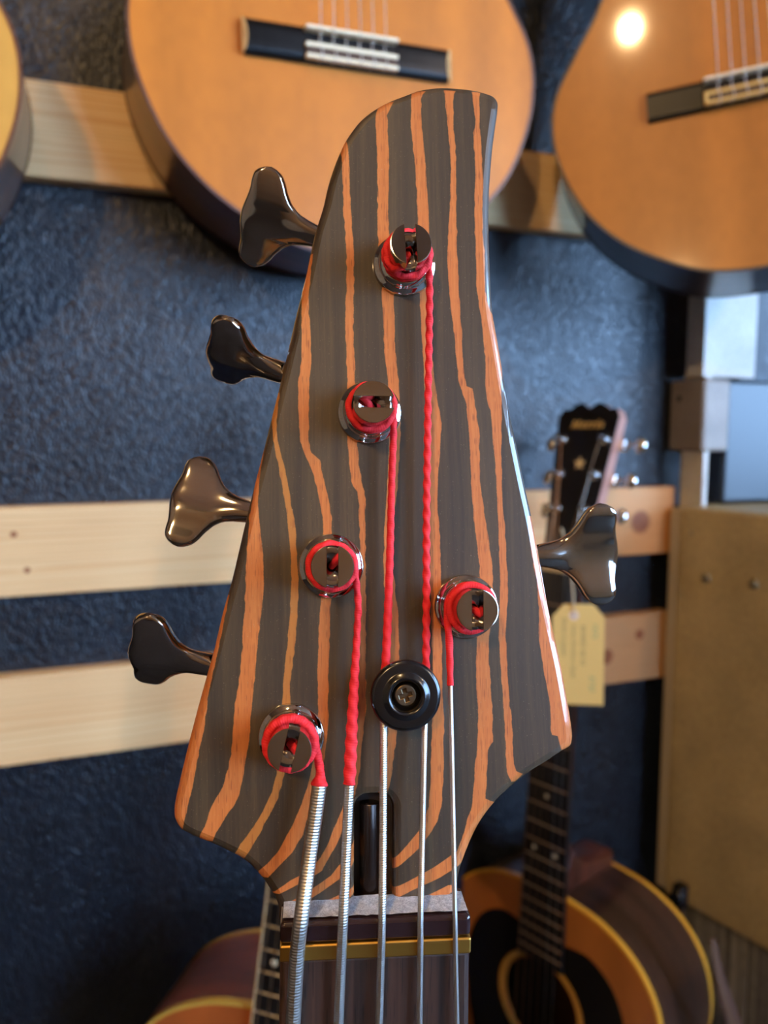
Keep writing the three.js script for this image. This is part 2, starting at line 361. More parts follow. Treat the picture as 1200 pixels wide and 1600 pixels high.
const g2 = classical('classical guitar with glossy deep amber top mirroring a bulb, at the top right', hex('#b8702a'), hex('#4a4046'), { shift: 0.43, flat: true, frame: true, strip: std({ color: hex('#c8a35c'), roughness: 0.45 }), coat: 1, coatRough: 0.06, bind: hex('#33241c') });
g2.position.set(0.3589, 1.1891, -0.7481); g2.rotation.set(-0.0881, -0.3281, 0.0963, 'YXZ');
const g3 = classical('classical guitar with pale yellow spruce top, cut off by the left edge', hex('#d9a04a'), hex('#8a5a3a'), { shift: 0.7 });
onWall(g3, -0.5238, 1.035 + 0.1034, 0.11);
// hangers that hold them at the head
for (const [g, label] of [[g1, 'black wall hanger holding the middle classical guitar'], [g2, 'black wall hanger holding the right classical guitar'], [g3, 'black wall hanger holding the left classical guitar']]) {
  g.updateMatrixWorld(true);
  const h = g.localToWorld(V(0, 0.858, -0.03)).sub(WALL_O).applyAxisAngle(V(0, 1, 0), -WALL_YAW);
  const k = onWall(thing('wall_hanger', label, 'hanger', 'guitar wall hangers'), h.x, h.y, -0.019);
  const iron = std({ color: hex('#161616'), roughness: 0.5 });
  mesh('plate', rbox(0.06, 0.09, 0.012, 0.004, 0, 0, 0.006), iron, k);
  mesh('arm', rod(V(0, 0, 0.01), V(0, 0, h.z + 0.019), 0.005), iron, k);
  mesh('yoke', sweep([V(-0.03, 0.0, h.z + 0.07), V(-0.036, 0, h.z + 0.03), V(0, 0, h.z + 0.012), V(0.036, 0, h.z + 0.03), V(0.03, 0, h.z + 0.07)], () => 0.005, 0.006), iron, k);
}

// steel-string acoustics: origin at the neck joint on the soundboard, y towards the head
const DREAD = ccw(spline([[.0, 0], [.03, -.001], [.07, -.008], [.108, -.028], [.134, -.06], [.145, -.1], [.142, -.145], [.13, -.185], [.122, -.215], [.125, -.25], [.15, -.30], [.182, -.35], [.198, -.395], [.195, -.43], [.17, -.47], [.12, -.498], [.06, -.508], [0, -.51]]));
const NUT_Y = 0.358, SCALE = 0.645, HEAD_TILT = 13 * Math.PI / 180;
const font = await new FontLoader().loadAsync('fonts/droid/droid_serif_bold.typeface.json');
function flatten(g, x, y, z, s, slant = 0) { const m = new THREE.Matrix4().set(s, slant * s, 0, x, 0, s, 0, y, 0, 0, s, z, 0, 0, 0, 1); return g.applyMatrix4(m); }
function acoustic(o) {
  const g = thing('acoustic_guitar', o.label, 'guitar');
  const depth = o.depth, hy = -0.135;
  const top = phys({ color: o.top, map: repeat(soundTexture, 1 / 0.4, 1 / 0.8, o.shift, 0), roughness: 0.4, clearcoat: 0.6, clearcoatRoughness: 0.15 });
  const side = phys({ color: o.side, map: repeat(streaks, 3, 4), roughness: 0.32, clearcoat: 1, clearcoatRoughness: o.sideRough ?? 0.1 });
  bodyShell(g, DREAD, depth, [0, hy, 0.0495], { top, side, bind: phys({ color: o.bind, roughness: 0.3, clearcoat: 1, clearcoatRoughness: 0.1 }), bindFront: 0.006, bindBack: 0.006 });
  mesh('rosette', plate(circle(0, hy, 0.0575), 0, 0.0005, [circle(0, hy, 0.0515)]), std({ color: hex('#b98a3a'), roughness: 0.4 }), g);
  if (o.guards) for (const s of [-1, 1]) {
    const pts = [[0.030, -0.052], [0.058, -0.050], [0.085, -0.066], [0.103, -0.098], [0.108, -0.14], [0.101, -0.185], [0.093, -0.215], [0.098, -0.25], [0.092, -0.272], [0.066, -0.262], [0.044, -0.225], [0.035, -0.190]];
    const arc = []; for (let i = 0; i <= 12; i++) { const a = mix(-62, 62, i / 12) * Math.PI / 180; arc.push([0.0585 * Math.cos(a), hy + 0.0585 * Math.sin(a)]); }
    const c = new THREE.CatmullRomCurve3(pts.map(([x, y]) => V(x * s, y, 0)), false, 'centripetal').getPoints(50).map((p) => new THREE.Vector2(p.x, p.y));
    mesh('pickguard', plate(ccw([...c, ...arc.map(([x, y]) => new THREE.Vector2(x * s, y))]), 0, 0.0011), phys({ color: hex('#121212'), roughness: 0.25, clearcoat: 0.5 }), g);
  }
  // neck with heel, fingerboard, frets, dots
  const neckShape = new THREE.Shape(); neckShape.moveTo(-0.0245, 0); for (let i = 0; i <= 12; i++) { const a = Math.PI + Math.PI * i / 12; neckShape.lineTo(0.0245 * Math.cos(a), 0.0205 * Math.sin(a)); } neckShape.lineTo(0.0245, 0);
  const neckMat = phys({ color: o.neck, map: repeat(streaks, 4, 2), roughness: 0.4, clearcoat: 0.6 });
  mesh('neck', boxUV(crease(new THREE.ExtrudeGeometry(neckShape, { depth: NUT_Y, bevelEnabled: false }).rotateX(Math.PI / 2).translate(0, NUT_Y, 0.001), 0.6)), neckMat, g);
  const heel = new THREE.Shape([[0, 0.001], [0.055, -0.018], [0.034, -0.03], [0.022, -0.055], [0.02, -0.09], [0.018, -depth + 0.002], [-0.003, -depth + 0.002], [-0.003, 0.001]].map(([y, z]) => new THREE.Vector2(y, z)));
  const hg = new THREE.ExtrudeGeometry(heel, { depth: 0.026, bevelEnabled: true, bevelSize: 0.006, bevelThickness: 0.009, bevelSegments: 4, bevelOffset: -0.006 }).translate(0, 0, -0.013);
  hg.applyMatrix4(new THREE.Matrix4().set(0, 0, 1, 0, 1, 0, 0, 0, 0, 1, 0, 0, 0, 0, 0, 1));
  mesh('heel', boxUV(crease(hg, 0.6)), neckMat, g);
  const fbEnd = hy + 0.052, wAt = (y) => mix(0.0218, 0.0282, (NUT_Y - y) / (NUT_Y - 0));
  const fb = new THREE.Shape([[-wAt(NUT_Y), NUT_Y], [-wAt(fbEnd), fbEnd], [wAt(fbEnd), fbEnd], [wAt(NUT_Y), NUT_Y]].map(([x, y]) => new THREE.Vector2(x, y)));
  const fbm = mesh('fingerboard', planarUV(new THREE.ExtrudeGeometry(fb, { depth: 0.006, bevelEnabled: false })), phys({ color: hex('#17161a'), map: repeat(streaks, 8, 2), roughness: 0.42 }), g);
  if (o.boundBoard) for (const s of [-1, 1]) mesh('board_binding', rod(V(s * wAt(NUT_Y), NUT_Y, 0.0052), V(s * wAt(fbEnd), fbEnd, 0.0052), 0.0011, 8), std({ color: hex('#d8c9a0'), roughness: 0.4 }), fbm);
  for (let k = 1; k <= 20; k++) {
    const y = NUT_Y - SCALE * (1 - Math.pow(2, -k / 12)); if (y < fbEnd + 0.004) break;
    mesh('fret', rod(V(-wAt(y) + 0.0008, y, 0.0062), V(wAt(y) - 0.0008, y, 0.0062), 0.0010, 8), o.fret ?? steel, fbm);
  }
  for (const [k, xs] of [[3, [0]], [5, [0]], [7, [0]], [9, [0]], [12, [-0.014, 0.014]]]) {
    const y = NUT_Y - SCALE * (1 - (Math.pow(2, -k / 12) + Math.pow(2, -(k - 1) / 12)) / 2);
    for (const x of xs) mesh('position_dot', new THREE.CylinderGeometry(0.0028, 0.0028, 0.0004, 20).rotateX(Math.PI / 2).translate(x, y, 0.0061), bone, fbm);
  }
  mesh('nut', rspan(-0.0218, 0.0218, NUT_Y, NUT_Y + 0.005, 0, 0.0085, 0.001), bone, g);
  // head, tilted back
  const head = part('head', g); head.position.set(0, NUT_Y + 0.004, 0.003); head.rotation.x = -HEAD_TILT;
  const hs = new THREE.Shape();
  [[-0.0225, 0], [-0.0265, 0.028], [-0.0385, 0.172], [-0.0335, 0.181], [-0.026, 0.180], [-0.018, 0.186], [-0.010, 0.188], [-0.004, 0.184], [0, 0.181], [0.004, 0.184], [0.010, 0.188], [0.018, 0.186], [0.026, 0.180], [0.0335, 0.181], [0.0385, 0.172], [0.0265, 0.028], [0.0225, 0]].forEach(([x, y], i) => i ? hs.lineTo(x, y) : hs.moveTo(x, y));
  const hm = mesh('head_blank', planarUV(new THREE.ExtrudeGeometry(hs, { depth: 0.0145, bevelEnabled: false }).translate(0, 0, -0.016)), o.headSide ?? neckMat, head);
  mesh('head_face', planarUV(new THREE.ExtrudeGeometry(hs, { depth: 0.0015, bevelEnabled: false }).translate(0, 0, -0.0015)), phys({ color: hex('#101012'), roughness: 0.3, clearcoat: 0.4 }), head);
  if (o.logo) {
    const tg = new TextGeometry('Morris', { font, size: 1, depth: 0.04, curveSegments: 4 }); tg.computeBoundingBox(); const w = tg.boundingBox.max.x;
    mesh('logo', flatten(tg, -0.0205, 0.1585, 0, 0.041 / w, 0.28), std({ color: hex('#c9a35a'), roughness: 0.4 }), head);
    const st = new THREE.Shape(); for (let i = 0; i < 10; i++) { const a = Math.PI / 2 + i * Math.PI / 5, r = i % 2 ? 0.0032 : 0.0078; const x = r * Math.cos(a), y = 0.118 + r * Math.sin(a); i ? st.lineTo(x, y) : st.moveTo(x, y); }
    mesh('star_inlay', planarUV(new THREE.ExtrudeGeometry(st, { depth: 0.0004, bevelEnabled: false })), std({ color: hex('#d8bf8a'), roughness: 0.35 }), head);
  }
  const postAt = [];
  for (const s of [-1, 1]) for (const [i, y] of [0.066, 0.1055, 0.145].entries()) {
    const x = s * mix(0.019, 0.0275, i / 2), t = mesh('tuner', join([lathe([[0, 0.013], [0.0026, 0.013], [0.003, 0.0122], [0.0024, 0.010], [0.0024, 0.007], [0.003, 0.005], [0.003, 0.002], [0.0055, 0.0018], [0.0058, 0]], 20).translate(x, y, 0), rspan(s * mix(0.0275, 0.036, i / 2) - 0.005, s * mix(0.0275, 0.036, i / 2) + 0.005, y - 0.006, y + 0.006, -0.026, -0.016, 0.002), rod(V(s * 0.028, y, -0.021), V(s * mix(0.0425, 0.0505, i / 2), y, -0.021), 0.0024, 12)]), o.tunerMat ?? chrome, head);
    mesh('tuner_button', new THREE.SphereGeometry(1, 24, 16).scale(0.0068, 0.0088, 0.0045).translate(s * mix(0.049, 0.057, i / 2), y, -0.021), o.button, head);
    postAt.push([s, x, y]);
  }
  head.updateMatrix();
  // strings: bass side on the left
  const order = [[-1, 0], [-1, 1], [-1, 2], [1, 2], [1, 1], [1, 0]];
  order.forEach(([s, i], k) => {
    const xn = -0.0178 + k * 0.00712, xs = -0.0265 + k * 0.0106, p = postAt.find((q) => q[0] === s && Math.abs(q[2] - [0.066, 0.1055, 0.145][i]) < 1e-6);
    const hp = V(p[1] - s * 0.0028, p[2], 0.007).applyMatrix4(head.matrix);
    const r = [0.00068, 0.00058, 0.00046, 0.00034, 0.0003, 0.00028][k];
    mesh('string', join([rod(hp, V(xn, NUT_Y + 0.003, 0.0089), r, 6), rod(V(xn, NUT_Y + 0.003, 0.0089), V(xs, -0.29, 0.0125), r, 6)]), k < 4 ? bronze : steel, g);
  });
  const b = part('bridge', g);
  mesh('bridge_base', rspan(-0.075, 0.075, -0.312, -0.28, 0, 0.008, 0.003), ebony, b);
  mesh('saddle', rspan(-0.036, 0.036, -0.291, -0.288, 0.006, 0.0118, 0.0008), bone, b);
  g.position.set(...o.at); g.rotation.set(o.pitch, o.yaw, o.roll, 'YXZ');
  return g;
}
acoustic({ label: 'acoustic guitar with a star inlay and two black pickguards, standing right of the bass', depth: 0.1095, top: hex('#b06a2c'), side: hex('#55392f'), bind: hex('#dcA236'), neck: hex('#7a3f2c'), headSide: phys({ color: hex('#b07f70'), roughness: 0.35, clearcoat: 0.8 }), fret: std({ color: hex('#c2a27e'), metalness: 1, roughness: 0.5 }), shift: 0.2, guards: true, logo: true, button: chrome, at: [0.181, 0.5246, -0.8137], yaw: -0.825, pitch: -0.056, roll: 0.0063 });
acoustic({ label: 'acoustic guitar with reddish top and pale fingerboard edges, at the lower left behind the bass', depth: 0.1035, top: hex('#b4602a'), side: hex('#a85c40'), bind: hex('#c7a84a'), neck: hex('#4a2a20'), fret: steel, shift: 0.55, boundBoard: true, sideRough: 0.3, button: phys({ color: hex('#efe9da'), roughness: 0.25 }), at: [-0.0799, 0.5552, -0.5896], yaw: -0.2102, pitch: -0.0575, roll: -0.1007 });

// manila tag on a string
{
  const c = document.createElement('canvas'); c.width = 512; c.height = 1024; const x = c.getContext('2d');
  x.fillStyle = '#d6b368'; x.fillRect(0, 0, 512, 1024);
  const line = (s, px, py, size, col) => { x.save(); x.translate(px, py); x.rotate(Math.PI / 2); x.fillStyle = col; x.font = 'italic ' + size + 'px sans-serif'; x.fillText(s, 0, 0); x.restore(); };
  line('Made in Japan', 96, 130, 62, '#6e6238'); line('Every Brothers Style', 190, 205, 60, '#6e6238'); line('MORRIS WJ 50', 282, 205, 64, '#6e6238');
  line('1975', 392, 180, 74, '#6f8f66'); line('$750', 372, 720, 74, '#6f8f66');
  const t = new THREE.CanvasTexture(c); t.colorSpace = THREE.SRGBColorSpace;
  const g = thing('price_tag', 'manila price tag with handwritten lines, hanging from a string right of the bass', 'tag');
  const w = 0.0515, h = 0.104;
  const s = new THREE.Shape([[-w / 2, -h / 2], [w / 2, -h / 2], [w / 2, h / 2 - 0.013], [w / 2 - 0.011, h / 2], [-w / 2 + 0.011, h / 2], [-w / 2, h / 2 - 0.013]].map(([a, b]) => new THREE.Vector2(a, b)));
  s.holes = [new THREE.Path(circle(-0.0045, h / 2 - 0.0115, 0.0016, 16))];
  mesh('card', planarUV(new THREE.ExtrudeGeometry(s, { depth: 0.0005, bevelEnabled: false }), 1 / w, 1 / h, -w / 2, -h / 2), std({ map: t, roughness: 0.85 }), g);
  mesh('eyelet', plate(circle(-0.0045, h / 2 - 0.0115, 0.0046, 28), 0.0005, 0.0009, [circle(-0.0045, h / 2 - 0.0115, 0.0016, 16)]), std({ color: hex('#d9c3b4'), roughness: 0.8 }), g);
  mesh('tie_string', sweep([V(-0.0045, h / 2 - 0.0115, 0.0015), V(-0.006, h / 2 + 0.012, 0.003), V(-0.009, h / 2 + 0.045, -0.004), V(-0.016, h / 2 + 0.075, -0.02)], () => 0.0009, 0.003, 8), std({ color: hex('#c9b592'), roughness: 0.9 }), g);
  g.position.set(0.1973, 0.809, -0.763); g.rotation.set(-0.02, -0.12, 0.01, 'YXZ');
}

// ---------------------------------------------------------------- tan cabinet, plinth, black case, upright at the right
{
  const yaw = Math.atan2(-0.826, 0.565);                  // +z is the side that faces us
  const g = thing('equipment_cabinet', 'tan painted cabinet with dome rivets, at the right edge', 'cabinet');
  g.position.set(0.3662, 0.43, -0.9578); g.rotation.y = yaw;
  const tanPaint = phys({ color: hex('#c0aa7a'), map: repeat(speck, 3, 3), roughness: 0.55 });
  mesh('body', boxUV(rspan(0.003, 0.62, 0, 0.512, -0.15, 0, 0.006)), tanPaint, g);
  mesh('edge_trim', boxUV(rspan(-0.0125, 0.0025, 0.003, 0.508, -0.10, -0.004, 0.003)), std({ color: hex('#a79a84'), roughness: 0.5 }), g);
  for (const [x, y] of [[0.0443, 0.4276], [0.1049, 0.4305], [0.0218, 0.4801]]) mesh('rivet', new THREE.SphereGeometry(x < 0.03 ? 0.0028 : 0.0062, 20, 10, 0, Math.PI * 2, 0, Math.PI / 2).scale(1, 0.6, 1).rotateX(Math.PI / 2).translate(x, y, 0), std({ color: hex('#8f8a78'), metalness: 0.9, roughness: 0.35 }), g);
  const latch = part('corner_latch', g);
  mesh('latch_plate', rspan(0.024, 0.040, -0.002, 0.030, -0.002, 0.014, 0.004), std({ color: hex('#14161a'), roughness: 0.35 }), latch);
  mesh('latch_knob', new THREE.SphereGeometry(0.009, 20, 14).scale(1, 1.2, 0.8).translate(0.034, 0.016, 0.014), std({ color: hex('#14161a'), roughness: 0.25 }), latch);
  const p = thing('plinth', 'grey plank plinth under the tan cabinet', 'plinth');
  p.position.copy(g.position).setY(0); p.rotation.y = yaw;
  const greyWood = std({ color: hex('#b2b1ad'), map: repeat(streaks, 6, 1.5), roughness: 0.8 });
  mesh('core', boxUV(span(0.03, 0.6, 0.002, 0.4295, -0.145, -0.03)), greyWood, p);
  for (let k = 0; k < 6; k++) mesh('plank', boxUV(rspan(0.022 + k * 0.095, 0.022 + k * 0.095 + 0.092, 0.001, 0.4292, -0.03, -0.012, 0.002)), greyWood, p);
  const s = thing('leather_strap', 'brown leather strap with a pale edge, hanging in front of the grey plinth', 'strap');
  const strap = (w0, w1, off) => { const pts = [], up = [V(0.325, 0.5365, -0.712), V(0.331, 0.500, -0.706), V(0.3400, 0.468, -0.70), V(0.352, 0.43, -0.695), V(0.37, 0.36, -0.69)]; const c = new THREE.CatmullRomCurve3(up).getPoints(24); const pos = [], idx = []; c.forEach((q, i) => { const w = mix(w0, w1, i / 24); for (const [dx, dz] of [[-w + off, 0.0015], [w + off, 0.0015], [w + off, -0.0015], [-w + off, -0.0015]]) pos.push(q.x + dx, q.y, q.z + dz); if (i < 24) for (let k = 0; k < 4; k++) { const a = i * 4 + k, b = i * 4 + (k + 1) % 4; idx.push(a, a + 4, b, b, a + 4, b + 4); } }); const ge = new THREE.BufferGeometry(); ge.setAttribute('position', new THREE.Float32BufferAttribute(pos, 3)); ge.setIndex([0, 1, 2, 0, 2, 3, ...idx, 96, 98, 97, 96, 99, 98]); const n = ge.toNonIndexed(); n.computeVertexNormals(); return boxUV(n); };
  mesh('strap_body', strap(0.0025, 0.012, 0), std({ color: hex('#4a3122'), roughness: 0.6 }), s);
  mesh('strap_edge', strap(0.0016, 0.0024, -0.002).translate(0, 0, 0.0016), std({ color: hex('#5f4a37'), roughness: 0.7 }), s);

  const u = onWall(thing('upright_board', 'white-fronted wooden upright with a beige clamp block, above the tan cabinet', 'upright'), 0, 1.035, 0);
  const whiteWood = std({ color: hex('#d9d6cc'), map: repeat(speck, 4, 4), roughness: 0.6 });
  mesh('board', boxUV(rspan(0.3975, 0.479, 0.0655, 0.34, 0.010, 0.040, 0.0015)), whiteWood, u);
  mesh('clamp_block', boxUV(rspan(0.3985, 0.4405, -0.025, 0.0635, -0.0185, 0.042, 0.005)), std({ color: hex('#a2968a'), map: repeat(speck, 4, 4), roughness: 0.55 }), u);
  mesh('post', boxUV(rspan(0.4045, 0.412, -0.10, 0.07, 0.0, 0.0395, 0.001)), whiteWood, u);
  mesh('screw', new THREE.CylinderGeometry(0.004, 0.004, 0.002, 16).rotateZ(Math.PI / 2).translate(0.3982, 0.041, 0.0), std({ color: hex('#3a3a38'), roughness: 0.5 }), u);
  const k = onWall(tag(mesh('black_case', boxUV(rspan(0.4415, 0.80, 0, 0.155, -0.0185, 0.034, 0.006)), phys({ color: hex('#15191f'), roughness: 0.35 })), 'black equipment case standing on the tan cabinet', 'case'), 0, 0.943, 0);
}

// ---------------------------------------------------------------- the five-string bass in front
const OUTLINE = [[28.61,102.52],[27.64,103.79],[25.86,104.52],[21.81,105.28],[18.09,105.48],[14.54,105.45],[11.33,105.02],[8.13,104.18],[4.93,102.77],[1.75,101.37],[-0.63,100.01],[-3.47,97.98],[-5.83,95.75],[-7.71,93.22],[-9.27,90.72],[-10.82,87.42],[-12.06,84.14],[-13.44,79.59],[-14.66,73.95],[-16.68,67.04],[-18.58,57.34],[-20.67,48.49],[-22.89,38.3],[-24.72,30.22],[-26.91,20.96],[-29.08,11.77],[-30.59,5.68],[-32.87,-4.28],[-35.41,-15.8],[-37.38,-23.22],[-39.19,-31.18],[-41.27,-39.22],[-43.47,-47.64],[-45.38,-55.71],[-46.86,-62.3],[-47.79,-67.15],[-47.68,-69.73],[-46.57,-71.9],[-44.84,-73.24],[-41.51,-74.78],[-38.33,-76.17],[-34.99,-77.85],[-32.08,-79.53],[-29.74,-81.61],[-27.61,-84.12],[-25.92,-86.62],[-24.29,-89.68],[-23.39,-94.0],[20.17,-95.82],[17.32,-90.6],[17.65,-84.77],[18.58,-81.73],[20.29,-77.52],[22.15,-73.89],[24.48,-70.56],[27.12,-67.67],[29.93,-65.21],[33.84,-62.32],[39.35,-59.01],[43.3,-56.69],[44.89,-55.66],[45.39,-54.16],[45.28,-51.13],[44.27,-44.43],[42.95,-36.78],[41.91,-31.87],[39.81,-22.17],[37.59,-9.34],[36.1,-0.95],[34.43,6.84],[32.32,17.49],[29.89,30.55],[28.08,41.94],[26.86,49.09],[26.31,59.83],[26.07,69.67],[26.31,79.75],[26.67,84.67],[27.2,90.42],[28.07,96.72],[28.59,100.37]];
